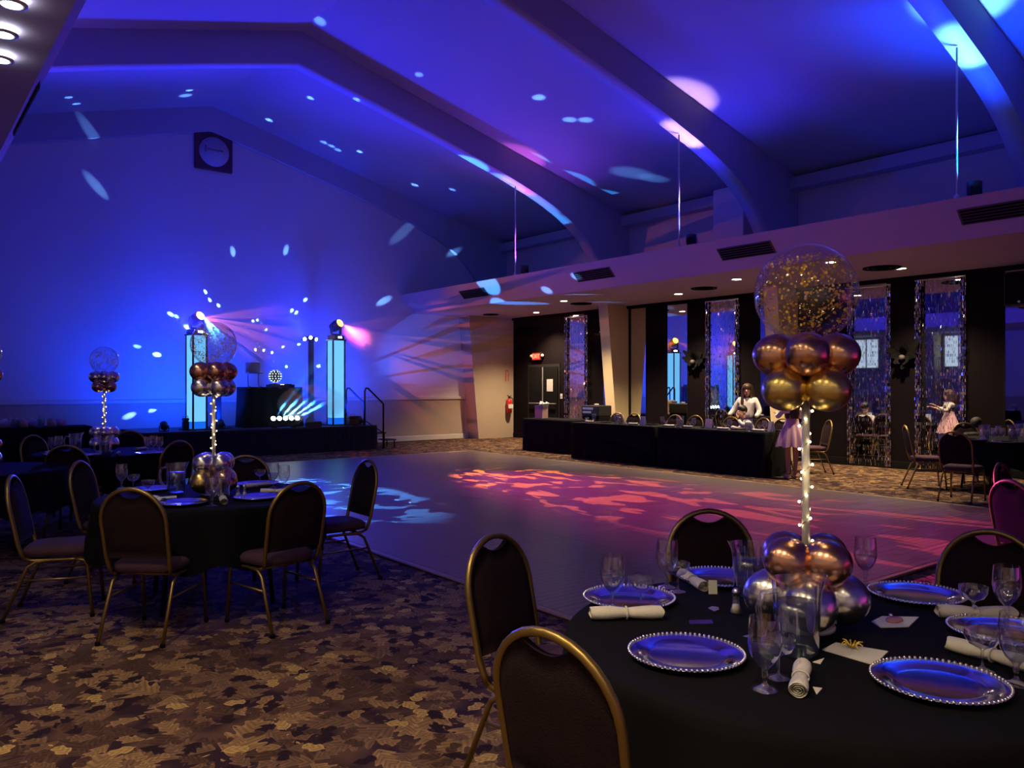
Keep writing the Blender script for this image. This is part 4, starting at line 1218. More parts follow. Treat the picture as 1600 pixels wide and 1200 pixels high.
def mk_pitcher():
    o = empty('water_pitcher')
    m = MB(); n = 28; rings = []
    for r, z, lip in ((.055, .002, 0), (.060, .01, 0), (.064, .08, 0), (.067, .16, 0), (.069, .19, .3), (.072, .215, 1)):
        rings.append([(r * math.cos(math.tau * j / n) * (1 + .0) + (.022 * lip * max(0, math.cos(math.tau * j / n)) ** 6), r * math.sin(math.tau * j / n), z + .012 * lip * max(0, math.cos(math.tau * j / n)) ** 4) for j in range(n)])
    m.loft(rings, True, False).build('jug_body', M['glass'], o)
    MB().tube([(-.064, 0, .185), (-.105, 0, .180), (-.118, 0, .14), (-.112, 0, .08), (-.085, 0, .045), (-.060, 0, .04)], [.008, .008, .009, .009, .008, .008], 10, flat=1.2).build('handle', M['glass'], o)
    MB().lathe([(.052, .006), (.058, .012), (.063, .12), (.064, .150), (.002, .150)], 24).build('iced_water', M['icewater'], o)
    return o
M['icewater'] = glass('iced water', (.80, .86, .95), base=.22, edge=.6, rough=.25, trans=.72)
def mk_napkin():
    o = empty('rolled_napkin')
    m = MB(); rings = []
    for i in range(15):
        t = i / 14; x = -.12 + .24 * t
        sw = 1 + .10 * math.sin(t * 9) - .16 * math.exp(-((t - .5) / .07) ** 2)
        rings.append([(x + .004 * math.sin(k), .026 * sw * math.cos(math.tau * k / 18), .021 + .020 * sw * math.sin(math.tau * k / 18)) for k in range(18)])
    m.loft(rings, False, False)
    for s in (0, 14):   # coiled ends
        x = rings[s][0][0]; pts = []
        for k in range(30):
            a = k * .62; r = 1 - k / 34
            pts.append((x + (.003 if s else -.003) * 0, .025 * r * math.cos(a), .021 + .019 * r * math.sin(a)))
        q = [(p[0] - .006 * (1 if s else -1), p[1], p[2]) for p in pts]
        m.loft([pts, q], False, False, close=False)
    m.build('linen_roll', M['napkin'], o)
    b = MB().tube([(0, .0245 * math.cos(math.tau * k / 16), .021 + .0195 * math.sin(math.tau * k / 16)) for k in range(17)], .003, 6).build('tie_band', M['napkin'], o)
    return o
def mk_shaker():
    o = empty('salt_shaker')
    MB().lathe([(.022, 0), (.023, .004), (.014, .03), (.012, .062)], 12, cap1=False).build('glass_body', M['glass'], o)
    MB().lathe([(.018, .003), (.012, .03), (.002, .032)], 12).build('salt', M['white'], o)
    MB().lathe([(.0135, .062), (.0135, .075), (.008, .085), (.002, .087)], 12).build('cap', M['beadrim'], o)
    return o
ZT = .751
MK = {'plate': (mk_plate, 'plate', 'silver charger plates'), 'plate_far': (mk_plate_far, 'plate', 'silver charger plates'), 'goblet_w': (lambda: mk_goblet(True), 'glass', 'water goblets'), 'goblet': (lambda: mk_goblet(False), 'glass', 'water goblets'), 'coupe': (mk_coupe, 'glass', 'coupe glasses'),
      'pitcher': (mk_pitcher, 'pitcher', 'water pitchers'), 'napkin': (mk_napkin, 'napkin', 'rolled napkins'), 'shaker': (mk_shaker, 'shaker', 'salt shakers')}
def put(kind, px, py, label, rz=0.0, z=ZT, pos=None, sc=1.0):
    mk, cat, grp = MK[kind]
    o = once(WARE, kind, mk)
    p = pos if pos is not None else at(px, py, z)
    o.location = (p[0], p[1], z); o.rotation_euler = (0, 0, rz); o.scale = (sc, sc, sc)
    return tag(o, label, cat, grp)
def lay(px0, py0, px1, py1, label, z=ZT, sc=1.0):
    a, b = at(px0, py0, z), at(px1, py1, z)
    return put('napkin', 0, 0, label, math.atan2(b.y - a.y, b.x - a.x), z, (a + b) / 2, sc)
CAMZ = -T
# --- foreground table
FT = ' on the foreground table'
put('plate', 983, 939, 'silver charger plate under the left goblet' + FT)
put('plate', 1072, 1027, 'silver charger plate front left, nearest the close goblet' + FT)
put('plate', 1467, 1072, 'nearest silver charger plate, glowing bright blue' + FT)
put('plate', 1432, 933, 'silver charger plate behind right of the balloons' + FT)
put('plate', 1126, 907, 'silver charger plate behind the small place card' + FT)
put('plate', 1572, 992, 'silver charger plate cut off by the right photo edge' + FT)
put('goblet_w', 957, 952, 'half-full water goblet standing left of all' + FT, z=ZT + .008)
put('coupe', 1001, 953, 'small coupe glass beside the left goblet' + FT, z=ZT + .008)
put('goblet', 1042, 918, 'tall goblet in front of the chair back' + FT)
put('coupe', 1059, 925, 'small coupe glass behind the place card napkin' + FT)
put('goblet_w', 1195, 1078, 'nearest water goblet, in front of the pitcher' + FT)
put('coupe', 1216, 1060, 'small coupe glass behind the nearest goblet' + FT)
put('goblet_w', 1352, 914, 'goblet seen behind the copper balloons' + FT)
put('coupe', 1521, 968, 'coupe glass left of the right-hand tall goblet' + FT)
put('goblet', 1573, 972, 'tall empty goblet near the right photo edge' + FT)
put('coupe', 1535, 1048, 'coupe glass over the napkin at lower right' + FT)
put('goblet_w', 1588, 1070, 'lowest goblet, cut by the right photo edge' + FT)
lay(915, 968, 1042, 966, 'rolled white napkin below the left charger plate' + FT)
lay(1064, 902, 1102, 925, 'rolled white napkin behind the place card' + FT, sc=.9)
lay(1256, 1040, 1245, 1100, 'rolled white napkin pointing at the camera' + FT, sc=.85)
lay(1458, 964, 1592, 968, 'rolled white napkin under the right-hand coupe' + FT)
lay(1505, 1022, 1600, 1048, 'rolled white napkin at lower right' + FT)
put('pitcher', 1245, 1021, 'clear plastic pitcher of iced water in front of the balloons', math.radians(-30), sc=1.0)
put('pitcher', 1170, 930, 'clear plastic pitcher half hidden left of the balloons', math.radians(150), sc=.9)
put('shaker', 1150, 958, 'glass salt shaker left of the silver balloons' + FT)
# envelope with gold bow, favour card, place card, foil pieces
def flat_card(name, pxs, m, label, cat, z=ZT, th=.003):
    pts = [at(px, py, z) for px, py in pxs]; c = sum(pts, Vector()) / len(pts)
    b = MB(); lo = [p - c for p in pts]
    b.loft([[(p.x, p.y, 0) for p in lo], [(p.x, p.y, th) for p in lo]], smooth=False)
    o = b.build(name, m, None, (c.x, c.y, z)); tag(o, label, cat); return o
env = flat_card('card_envelope', [(1285, 1016), (1306, 1005), (1388, 1019), (1366, 1040)], M['card'], 'white envelope card with gold bow' + FT, 'card')
m = MB()
for k in range(9):
    a = k * .7; m.tube([(0, 0, .004), (.02 * math.cos(a), .02 * math.sin(a), .022), (.032 * math.cos(a), .032 * math.sin(a), .010 + .006 * (k % 3))], .0022, 5)
e2 = m.build('gold_bow', M['conf'], env, (.02, .02, 0)); e2['label'] = 'curled gold ribbon bow'
e2['kind'] = 'stuff'
fav = flat_card('favour_card', [(1362, 972), (1378, 964), (1436, 965), (1420, 980), (1376, 981)], M['card'], 'white favour card with pink oval' + FT, 'card')
d_ = MB().lathe([(.030, .004), (.028, .010), (.002, .011)], 20).build('pink_oval', M['pink'], fav, (.012, .0, 0)); d_.scale = (1.2, .8, 1)
MB().ball((.03, .02, .012), .008, 8, 6).build('foil_knot', M['beadrim'], fav)
pc = at(1114, 928, ZT)
o = tag(MB().loft([[(-.016, -.003, 0), (.016, -.003, 0), (.016, .004, 0), (-.016, .004, 0)], [(-.016, .004, .05), (.016, .004, .05), (.016, .006, .05), (-.016, .006, .05)]], smooth=False).build('place_card', M['card'], None, (pc.x, pc.y, ZT), CAMZ), 'small upright white place card by the far napkin' + FT, 'card')
flat_card('foil_packet', [(1076, 971), (1078, 977), (1115, 976), (1112, 970)], M['charger'], 'small shiny foil packet' + FT, 'packet', th=.004)
flat_card('foil_token', [(1106, 952), (1112, 949), (1122, 950), (1124, 954), (1116, 957)], M['beadrim'], 'tiny silver token lying' + FT, 'token', th=.004)
flat_card('napkin_corner', [(1270, 1035), (1288, 1029), (1282, 1038)], M['card'], 'white paper corner right of the upright napkin' + FT, 'paper', th=.002)
flat_card('paper_slip', [(1270, 1074), (1285, 1076), (1276, 1086)], M['card'], 'lower white paper slip right of the upright napkin' + FT, 'paper', th=.002)
flat_card('favour_tag', [(1160, 995), (1180, 990), (1172, 998)], M['charger'], 'pale tag left of the nearest goblet' + FT, 'tag', th=.002)
flat_card('photo_slip', [(1372, 1036), (1390, 1029), (1410, 1033), (1395, 1042)], M['pink'], 'pinkish slip peeking from behind the nearest charger' + FT, 'paper', th=.002)
# --- mid left table
MT = ' on the mid left table'
put('plate_far', 284, 788, 'silver charger plate front left' + MT)
put('plate_far', 403, 779, 'silver charger plate front right' + MT)
put('plate_far', 240, 766, 'silver charger plate behind left' + MT)
put('plate_far', 402, 758, 'silver charger plate behind right' + MT)
put('goblet', 331, 791, 'empty goblet in front of the pitcher' + MT)
put('goblet', 190, 763, 'goblet furthest left' + MT)
put('coupe', 208, 765, 'low glass beside the left goblet' + MT)
put('coupe', 406, 756, 'coupe glass right of the balloons' + MT)
put('goblet_w', 427, 762, 'full goblet by the dance floor side' + MT)
put('goblet', 444, 766, 'goblet furthest right' + MT)
put('coupe', 231, 775, 'coupe glass over the left rear plate' + MT)
put('pitcher', 275, 770, 'clear pitcher with its handle to the left' + MT, math.radians(-38))
put('pitcher', 344, 781, 'clear pitcher in front of the gold balloons' + MT, math.radians(60))
put('shaker', 372, 777, 'left one of two salt shakers' + MT)
put('shaker', 382, 776, 'right one of two salt shakers' + MT)
lay(346, 778, 352, 792, 'rolled napkin end-on in front' + MT, sc=.9)
lay(240, 781, 256, 786, 'rolled napkin on the left' + MT, sc=.8)
lay(386, 763, 416, 760, 'rolled napkin behind right' + MT, sc=.85)
lay(418, 771, 442, 771, 'rolled napkin under the right glasses' + MT, sc=.85)
flat_card('menu_card', [(250, 777), (276, 775), (276, 778), (252, 780)], M['card'], 'narrow white card' + MT, 'card')
# --- far left table
LT = ' on the far left table'
for kind, px, py, txt in (('goblet', 81, 708, 'leftmost goblet'), ('goblet', 92, 706, 'second goblet from the left'), ('goblet_w', 231, 707, 'goblet right of the balloons'), ('goblet', 240, 705, 'goblet in the right glass trio'), ('goblet', 249, 707, 'rightmost goblet'),
                          ('pitcher', 118, 706, 'clear pitcher left of the balloons'), ('pitcher', 165, 712, 'clear round pitcher in front of the balloons'), ('plate_far', 95, 711, 'charger plate at the left'), ('plate_far', 140, 712, 'charger plate in the middle'), ('plate_far', 235, 709, 'charger plate at the right')):
    put(kind, px, py, txt + LT)
lay(68, 711, 80, 708, 'rolled napkin at the left' + LT, sc=.8)
lay(184, 707, 188, 714, 'rolled napkin end-on by the pitcher' + LT, sc=.8)
lay(212, 704, 227, 702, 'rolled napkin at the right' + LT, sc=.8)
# --- table by the rightmost fringe
RT = ' on the table by the rightmost fringe'
for kind, px, py, txt in (('pitcher', 1538, 688, 'left water pitcher'), ('pitcher', 1583, 688, 'right water pitcher'), ('goblet', 1553, 689, 'goblet just right of the left pitcher'), ('goblet_w', 1560, 685, 'second goblet'), ('goblet', 1566, 689, 'goblet between the pitchers'), ('goblet', 1595, 690, 'goblet at the photo edge'), ('coupe', 1549, 684, 'coupe glass'), ('plate_far', 1522, 688, 'charger plate'), ('plate_far', 1566, 692, 'front charger plate')):
    put(kind, px, py, txt + RT)
# --- table at the left photo edge: one place setting near its rim is out of view; head table settings
HT = ' on the head table, '
def hput(kind, px, X, txt, rz=0.0):
    put(kind, 0, 0, txt, rz, ZT, (X, on_x(px, X), 0))
ords = ['first from the exit end', 'second from the exit end', 'third from the exit end', 'fourth from the exit end', 'fifth from the exit end', 'sixth from the exit end', 'seventh from the exit end']
for k, (g_, c_, n_, p_) in enumerate(((928, 917, 922, 946), (962, 972, 990, 1018), (1035, 1040, 1046, 1054), (1084, 1078, 1074, 1108), (1140, 1134, 1130, 1154), (1195, 1187, 1185, 1206))):
    hput('goblet', g_, 11.68, 'goblet' + HT + ords[k])
    hput('coupe', c_, 11.64, 'coupe glass' + HT + ords[k])
    hput('napkin', n_, 11.62, 'rolled napkin' + HT + ords[k], math.pi / 2)
    hput('plate_far', p_, 11.92, 'charger plate' + HT + ords[k])
for px, txt in ((967, 'nearest the exit end'), (1063, 'in the middle'), (1170, 'in front of the seated child')):
    hput('pitcher', px, 11.58, 'clear water pitcher' + HT + txt, 1.2)
for px, txt in ((975, 'left of the pair'), (978, 'right of the pair')):
    hput('shaker', px, 11.6, 'salt shaker' + HT + txt)
M['bluecard'] = mat('blue menu card', (.30, .36, .62), .7)
for px, w_, txt in ((1005, .06, 'nearest the exit end'), (1108, .075, 'in the middle, tilted'), (1205, .05, 'beside the pink dress')):
    y = on_x(px, 11.75)
    o = empty('menu_card', (11.75, y, ZT), math.pi / 2)
    MB().loft([[(-w_, -.03, 0), (w_, -.03, 0), (w_, -.027, 0), (-w_, -.027, 0)], [(-w_, 0, .17), (w_, 0, .17), (w_, .003, .17), (-w_, .003, .17)]], smooth=False).build('card_leaf', M['bluecard'], o)
    MB().loft([[(-w_, .032, 0), (w_, .032, 0), (w_, .035, 0), (-w_, .035, 0)], [(-w_, .003, .17), (w_, .003, .17), (w_, .005, .17), (-w_, .005, .17)]], smooth=False).build('card_leaf', M['card'], o)
    tag(o, 'folded pale blue menu card on the head table, ' + txt, 'card', 'menu cards')
# gift bag and black card box on the side table
y = on_x(846, 12.3)
o = empty('gift_bag', (12.3, y, ZT))
MB().loft([[(-.09, -.13, 0), (.09, -.13, 0), (.09, .13, 0), (-.09, .13, 0)], [(-.09, -.14, .30), (.09, -.14, .30), (.09, .14, .30), (-.09, .14, .30)]], True, False, smooth=False).build('bag_body', M['gift'], o)
rnd = random.Random(4)
for k in range(9):
    a, b_ = rnd.uniform(-.07, .07), rnd.uniform(-.13, .13); h_ = rnd.uniform(.05, .11)
    MB().loft([[(a - .04, b_ - .04, .26), (a + .04, b_ - .03, .26), (a + .03, b_ + .05, .26)], [(a - .06, b_ - .06, .30 + h_ * .5), (a + .05, b_ - .05, .31 + h_ * .6), (a + .03, b_ + .07, .30 + h_ * .5)], [(a, b_, .30 + h_), (a + .02, b_, .30 + h_), (a, b_ + .02, .30 + h_)]], smooth=False).build('tissue_paper', M['card'], o)
tag(o, 'pale pink gift bag stuffed with white tissue paper', 'gift bag')
y = on_x(932, 13.06)
o = empty('card_box', (13.06, y, 0.002), math.radians(-90))
MB().bbox(-.28, .28, -.2, .2, 0, .82, .012).build('pedestal', M['blackm'], o)
MB().bbox(-.29, .29, -.21, .21, .82, 1.06, .012).build('box', M['black'], o)
for k in range(2):
    MB().box(-.24, .10 - .06 * k, -.214, -.21, .965 - .085 * k, 1.015 - .085 * k).build('printed_line', M['bluecard'], o)
MB().lathe([(.05, 1.06), (.06, 1.09), (.02, 1.10)], 12).build('bow', M['card'], o)
tag(o, 'black box with pale printing on a stand left of the column', 'box')
# dark odds and ends on the far left wall table
rnd = random.Random(9)
for k, px in enumerate((8, 22, 36, 50, 64, 80, 96)):
    y = 17.25 + rnd.uniform(0, .25); x = on_y(px, y)
    if not 1.35 < x < 3.1: continue
    if k % 3 == 1:
        o = once(WARE, 'pitcher', mk_pitcher); o.location = (x, y, ZT); o.rotation_euler = (0, 0, k); tag(o, 'pitcher on the far left wall table, %s' % ['first', 'left', 'second', 'middle', 'middle right', 'right', 'last'][k], 'pitcher', 'water pitchers')
    else:
        o = empty('favour_bag', (x, y, ZT), k)
        MB().loft([[(-.07, -.05, 0), (.07, -.05, 0), (.07, .05, 0), (-.07, .05, 0)], [(-.08, -.04, .12), (.08, -.04, .12), (.08, .04, .12), (-.08, .04, .12)], [(-.02, -.01, .16), (.02, -.01, .16), (.02, .01, .16), (-.02, .01, .16)]], smooth=True).build('bag_body', [M['shirt'], M['darkcl'], M['gift']][k % 3], o)
        MB().tube([(-.03, 0, .155), (.03, 0, .155)], .012, 6).build('tie', M['conf'], o)
        tag(o, 'small tied favour bag on the far left wall table, %s' % ['first', 'second', 'third', 'fourth', 'fifth', 'sixth', 'seventh'][k], 'bag', 'favour bags')

# ================================================================== PEOPLE
def skin_mesh(name, pts, edges, sub=1):
    """pts: {key: (pos, radius or (rx, ry))}"""
    keys = list(pts); me = bpy.data.meshes.new(name)
    me.from_pydata([pts[k][0] for k in keys], [(keys.index(a), keys.index(b)) for a, b in edges], [])
    o = bpy.data.objects.new(name, me); COL.objects.link(o)
    o.modifiers.new('s', 'SKIN')
    sv = me.skin_vertices[0].data
    for i, k in enumerate(keys):
        r = pts[k][1]; sv[i].radius = r if isinstance(r, tuple) else (r, r); sv[i].use_root = (i == 0)
    m = o.modifiers.new('d', 'SUBSURF'); m.levels = sub; m.render_levels = sub
    dg = bpy.context.evaluated_depsgraph_get()
    out = bpy.data.meshes.new_from_object(o.evaluated_get(dg))
    bpy.data.objects.remove(o)
    return out
def largest_island(me, name):
    n = len(me.vertices); par = list(range(n))
    def find(a):
        while par[a] != a: par[a] = par[par[a]]; a = par[a]
        return a
    for e in me.edges:
        a, b = find(e.vertices[0]), find(e.vertices[1])
        if a != b: par[a] = b
    cnt = {}
    for i in range(n): r = find(i); cnt[r] = cnt.get(r, 0) + 1
    big = max(cnt, key=cnt.get)
    if len(cnt) == 1: me.name = name; return me
    idx = {}; v = []
    for i in range(n):
        if find(i) == big: idx[i] = len(v); v.append(tuple(me.vertices[i].co))
    f = [tuple(idx[i] for i in p.vertices) for p in me.polygons if p.vertices[0] in idx]
    out = bpy.data.meshes.new(name); out.from_pydata(v, [], f); out.update(); return out
def remesh(meshes, extra, voxel, name, material, smooth=2):
    v, f = [], []
    for me in meshes:
        b = len(v); v += [tuple(x.co) for x in me.vertices]; f += [tuple(b + i for i in p.vertices) for p in me.polygons]
    for mb in extra:
        b = len(v); v += mb.v; f += [tuple(b + i for i in q) for q in mb.f]
    me = bpy.data.meshes.new(name); me.from_pydata(v, [], f); me.update()
    o = bpy.data.objects.new(name, me); COL.objects.link(o)
    r = o.modifiers.new('r', 'REMESH'); r.mode = 'VOXEL'; r.voxel_size = voxel; r.use_smooth_shade = True
    s = o.modifiers.new('s', 'SMOOTH'); s.iterations = smooth; s.factor = .5
    dg = bpy.context.evaluated_depsgraph_get(); out = bpy.data.meshes.new_from_object(o.evaluated_get(dg))
    bpy.data.objects.remove(o)
    out = largest_island(out, name)
    out.materials.clear(); out.materials.append(material)
    for p in out.polygons: p.use_smooth = True
    return out
def linkmesh(name, me, parent):
    o = bpy.data.objects.new(name, me); COL.objects.link(o); o.parent = parent; return o
def head_parts(c, s, yaw, tilt=0.0):
    """skull, jaw, nose, ears as solids to be merged; face looks along yaw (0 = -y)"""
    R = Matrix.Translation(c) @ Matrix.Rotation(yaw, 4, 'Z') @ Matrix.Rotation(tilt, 4, 'X')
    def tr(mb): mb.v = [tuple(R @ (Vector(p) * s)) for p in mb.v]; return mb
    parts = [tr(MB().ball((0, .01, .02), .1, 18, 12, (.76, .92, 1.08))), tr(MB().ball((0, -.025, -.055), .07, 14, 10, (.82, .85, .95))),
             tr(MB().loft([[(-.012, -.082, .02), (.012, -.082, .02), (.012, -.07, .02), (-.012, -.07, .02)], [(-.018, -.106, -.022), (.018, -.106, -.022), (.016, -.07, -.022), (-.016, -.07, -.022)], [(-.01, -.09, -.034), (.01, -.09, -.034), (.01, -.07, -.034), (-.01, -.07, -.034)]]))]
    for sg in (-1, 1): parts.append(tr(MB().ball((sg * .078, .01, -.008), .022, 8, 6, (.5, .8, 1.3))))
    return parts, R
def face(parent, R, s):
    for sg in (-1, 1):
        e = MB().ball((0, 0, 0), .010 * s, 8, 6).build('eye', M['hairk'], parent); e.location = R @ (Vector((sg * .031, -.083, .012)) * s)
        b = MB().tube([tuple(R @ (Vector((sg * (.015 + .012 * k), -.088 + .004 * k, .034 + .003 * (k == 1))) * s)) for k in range(3)], .004 * s, 6).build('eyebrow', M['hairb'], parent)
    MB().tube([tuple(R @ (Vector((x, -.086 - .004 * (1 - abs(x) / .024), -.062 + .20 * abs(x) ** 1.2)) * s)) for x in (-.024, -.012, 0, .012, .024)], .005 * s, 6).build('mouth', M['lips'], parent)
M['lips'] = mat('lips', (.42, .10, .10), .4)
def hand_parts(wrist, d, up, s=1.0):
    """palm plus five bent fingers; d is the way the fingers point, up the back of the hand"""
    d = Vector(d).normalized(); up = (Vector(up) - d * Vector(up).dot(d)).normalized(); sd = d.cross(up)
    w_ = Vector(wrist); P = {'w': (w_, .021 * s), 'p': (w_ + d * .05 * s, (.034 * s, .017 * s)), 'k': (w_ + d * .085 * s, (.034 * s, .016 * s))}
    ms = [skin_mesh('palm', {k: (tuple(v[0]), v[1]) for k, v in P.items()}, [('w', 'p'), ('p', 'k')])]
    ex = []
    for i, L_ in enumerate((.068, .078, .073, .058)):
        b = w_ + d * .078 * s + sd * ((i - 1.5) * .019 * s)
        ex.append(MB().tube([b, b + d * L_ * .45 * s, b + d * L_ * .78 * s - up * .012 * s, b + d * L_ * .92 * s - up * .032 * s], [.0095 * s, .009 * s, .0085 * s, .006 * s], 8))
    b = w_ + d * .03 * s - sd * .026 * s
    ex.append(MB().tube([b, b + d * .025 * s - sd * .025 * s, b + d * .055 * s - sd * .030 * s - up * .008 * s], [.012 * s, .011 * s, .008 * s], 8))
    return ms, ex

# ---- woman standing behind the head table: white blouse, long brown hair, right hand on a chair back
wy = on_x(1168, 12.98)
W = empty('person', (12.98, wy, .002), -math.pi / 2 + math.radians(12))    # local -y faces the room
def armed(pr): return pr
J = {'pel': ((0, 0, .88), (.14, .10)), 'wai': ((0, -.01, 1.02), (.115, .085)), 'che': ((0, -.01, 1.18), (.145, .10)), 'nec': ((0, 0, 1.29), .055), 'nk2': ((0, -.01, 1.345), .048),
     'shl': ((.16, 0, 1.245), .055), 'ell': ((.25, .0, 1.03), .042), 'wrl': ((.20, -.17, .90), .027),
     'shr': ((-.16, 0, 1.245), .055), 'elr': ((-.27, -.03, 1.04), .042), 'wrr': ((-.345, -.15, .915), .027),
     'hil': ((.08, 0, .82), .09), 'knl': ((.09, -.01, .46), .058), 'anl': ((.09, .01, .09), .038), 'tol': ((.10, -.11, .04), .034),
     'hir': ((-.08, 0, .82), .09), 'knr': ((-.09, -.01, .46), .058), 'anr': ((-.09, .01, .09), .038), 'tor': ((-.10, -.11, .04), .034)}
ED = [('pel', 'wai'), ('wai', 'che'), ('che', 'nec'), ('nec', 'nk2'), ('che', 'shl'), ('shl', 'ell'), ('ell', 'wrl'), ('che', 'shr'), ('shr', 'elr'), ('elr', 'wrr'),
      ('pel', 'hil'), ('hil', 'knl'), ('knl', 'anl'), ('anl', 'tol'), ('pel', 'hir'), ('hir', 'knr'), ('knr', 'anr'), ('anr', 'tor')]
def make_body(root, J, head_c, s, yaw, tilt, hands, voxel=.010):
    bm = skin_mesh('body', J, ED)
    hp, R = head_parts(head_c, s, yaw, tilt)
    ms, ex = [bm], hp + [MB().tube([J['nk2'][0], tuple(Vector(head_c) + Vector((0, .01, -.04)))], .045 * s, 10)]
    for (wr_, d, up) in hands:
        a, b = hand_parts(wr_, d, up, s); ms += a; ex += b
    o = linkmesh('body', remesh(ms, ex, voxel, 'body', M['skin']), root)
    face(root, R, s)
    return R
def make_clothes(root, name, J, keys, grow, mat_, extra=(), voxel=.012):
    sub = {k: (J[k][0], tuple(x + grow for x in J[k][1]) if isinstance(J[k][1], tuple) else J[k][1] + grow) for k in keys}
    for e_, w_ in (('ell', 'wrl'), ('elr', 'wrr')):
        if w_ in sub: sub[w_] = (tuple(Vector(J[e_][0]).lerp(Vector(J[w_][0]), .80)), sub[w_][1])
    ed = [(a, b) for a, b in ED if a in keys and b in keys]
    return linkmesh(name, remesh([skin_mesh(name, sub, ed)], list(extra), voxel, name, mat_, 3), root)
R = make_body(W, J, (0, -.015, 1.43), 1.0, math.radians(14), 0, [((.20, -.17, .90), (-.6, -.55, -.1), (.0, -.2, 1)), ((-.345, -.15, .915), (-.35, -.7, -.35), (0, -.2, 1))])
make_clothes(W, 'blouse', J, ['pel', 'wai', 'che', 'shl', 'ell', 'wrl', 'shr', 'elr', 'wrr'], .014, M['blouse'])
make_clothes(W, 'trousers', {**J}, ['pel', 'hil', 'knl', 'anl', 'hir', 'knr', 'anr'], .012, M['darkcl'])
def hair_long(root, R, s, mat_, length):
    m = MB()
    cap = MB().ball((0, .0, .052), .104, 18, 12, (.86, 1.0, .86)); 
    rnd = random.Random(3); ex = [cap]
    for k in range(26):
        a = math.radians(-38 + 256 * k / 25)                      # round the back and sides
        x, y = .084 * math.cos(a), .03 + .085 * math.sin(a)
        L_ = length * rnd.uniform(.85, 1.05)
        ex.append(MB().tube([(x * .85, y * .8, .10), (x * 1.08, y * 1.05, .02), (x * 1.15, y * 1.15, -.10), (x * 1.30 + rnd.uniform(-.01, .01), y * 1.1 - .035 * (abs(math.cos(a)) > .6), -.10 - L_ * .5), (x * 1.22, y * 1.0 - .05 * (abs(math.cos(a)) > .6), -.10 - L_)], [.022, .026, .028, .026, .010], 8))
    for e in ex: e.v = [tuple(R @ (Vector(p) * s)) for p in e.v]
    # keep the face clear
    return linkmesh('hair', remesh([], ex, .009, 'hair', mat_, 1), root)
hair_long(W, R @ Matrix.Translation((0, .012, 0)), 1.0, M['hairb'], .32)
tag(W, 'smiling person with long brown hair and white blouse behind head table', 'person')

# ---- child seated at the head table, pale shirt, dark hair, chin on the hand
by_ = on_x(1172, 12.50)
Bp = empty('person', (12.52, by_, .002), -math.pi / 2 + math.radians(-38))
J2 = {'pel': ((0, .02, .50), (.115, .10)), 'wai': ((0, .0, .62), (.10, .085)), 'che': ((0, -.06, .78), (.12, .09)), 'nec': ((0, -.10, .885), .045), 'nk2': ((0, -.13, .93), .040),
      'shl': ((.13, -.06, .845), .048), 'ell': ((.18, -.22, .80), .036), 'wrl': ((.07, -.26, .93), .024),
      'shr': ((-.13, -.06, .845), .048), 'elr': ((-.20, -.16, .70), .036), 'wrr': ((-.16, -.36, .775), .024),
      'hil': ((.08, -.02, .50), .075), 'knl': ((.09, -.36, .48), .05), 'anl': ((.09, -.36, .12), .034), 'tol': ((.10, -.46, .05), .03),
      'hir': ((-.08, -.02, .50), .075), 'knr': ((-.09, -.36, .48), .05), 'anr': ((-.09, -.36, .12), .034), 'tor': ((-.10, -.46, .05), .03)}
R2 = make_body(Bp, J2, (0, -.17, 1.04), .95, math.radians(30), math.radians(-18), [((.07, -.26, .93), (-.35, .0, .8), (.2, -1, 0)), ((-.16, -.36, .775), (.3, -.8, 0), (0, 0, 1))])
make_clothes(Bp, 'shirt', J2, ['pel', 'wai', 'che', 'shl', 'ell', 'wrl', 'shr', 'elr', 'wrr'], .013, M['shirt'])
make_clothes(Bp, 'trousers', J2, ['pel', 'hil', 'knl', 'anl', 'hir', 'knr', 'anr'], .010, M['darkcl'])
hc = MB().ball((0, .008, .052), .106, 18, 12, (.86, 1.02, .86)); hc.v = [tuple(R2 @ (Vector(p) * .95)) for p in hc.v]
linkmesh('hair', remesh([], [hc], .010, 'hair', M['hairk'], 1), Bp)
chair(12.56, by_ - .0, (10, by_ + .6), 'dark chair the seated child with pale shirt sits on', 'chairs at the head table')
tag(Bp, 'seated person in pale lilac shirt resting chin on hand', 'person')

# ---- girl in the pink dress standing at the table end
gp = dep(1234, 13.15)
G = empty('person', (gp.x, gp.y - .04, .002), math.radians(150))
J3 = {'pel': ((0, 0, .80), (.115, .09)), 'wai': ((0, 0, .93), (.092, .075)), 'che': ((0, 0, 1.07), (.118, .085)), 'nec': ((0, 0, 1.18), .045), 'nk2': ((0, -.005, 1.225), .040),
      'shl': ((.135, 0, 1.14), .045), 'ell': ((.19, -.12, 1.0), .034), 'wrl': ((.12, -.28, 1.06), .023),
      'shr': ((-.135, 0, 1.14), .045), 'elr': ((-.20, -.08, .99), .034), 'wrr': ((-.22, -.26, 1.10), .023),
      'hil': ((.07, 0, .74), .078), 'knl': ((.075, 0, .42), .052), 'anl': ((.07, .01, .08), .034), 'tol': ((.08, -.10, .035), .030),
      'hir': ((-.07, 0, .74), .078), 'knr': ((-.06, .01, .42), .052), 'anr': ((-.05, .02, .08), .034), 'tor': ((-.055, -.09, .035), .030)}
R3 = make_body(G, J3, (0, -.015, 1.315), .95, 0, 0, [((.12, -.28, 1.06), (-.3, -.8, .2), (0, 0, 1)), ((-.22, -.26, 1.10), (.2, -.8, .4), (0, 0, 1))])
make_clothes(G, 'bodice', J3, ['wai', 'che'], .014, M['dress'])
make_clothes(G, 'sleeves', J3, ['che', 'shl', 'ell', 'wrl', 'shr', 'elr', 'wrr'], .010, M['ivory'])
m = MB(); rings = []
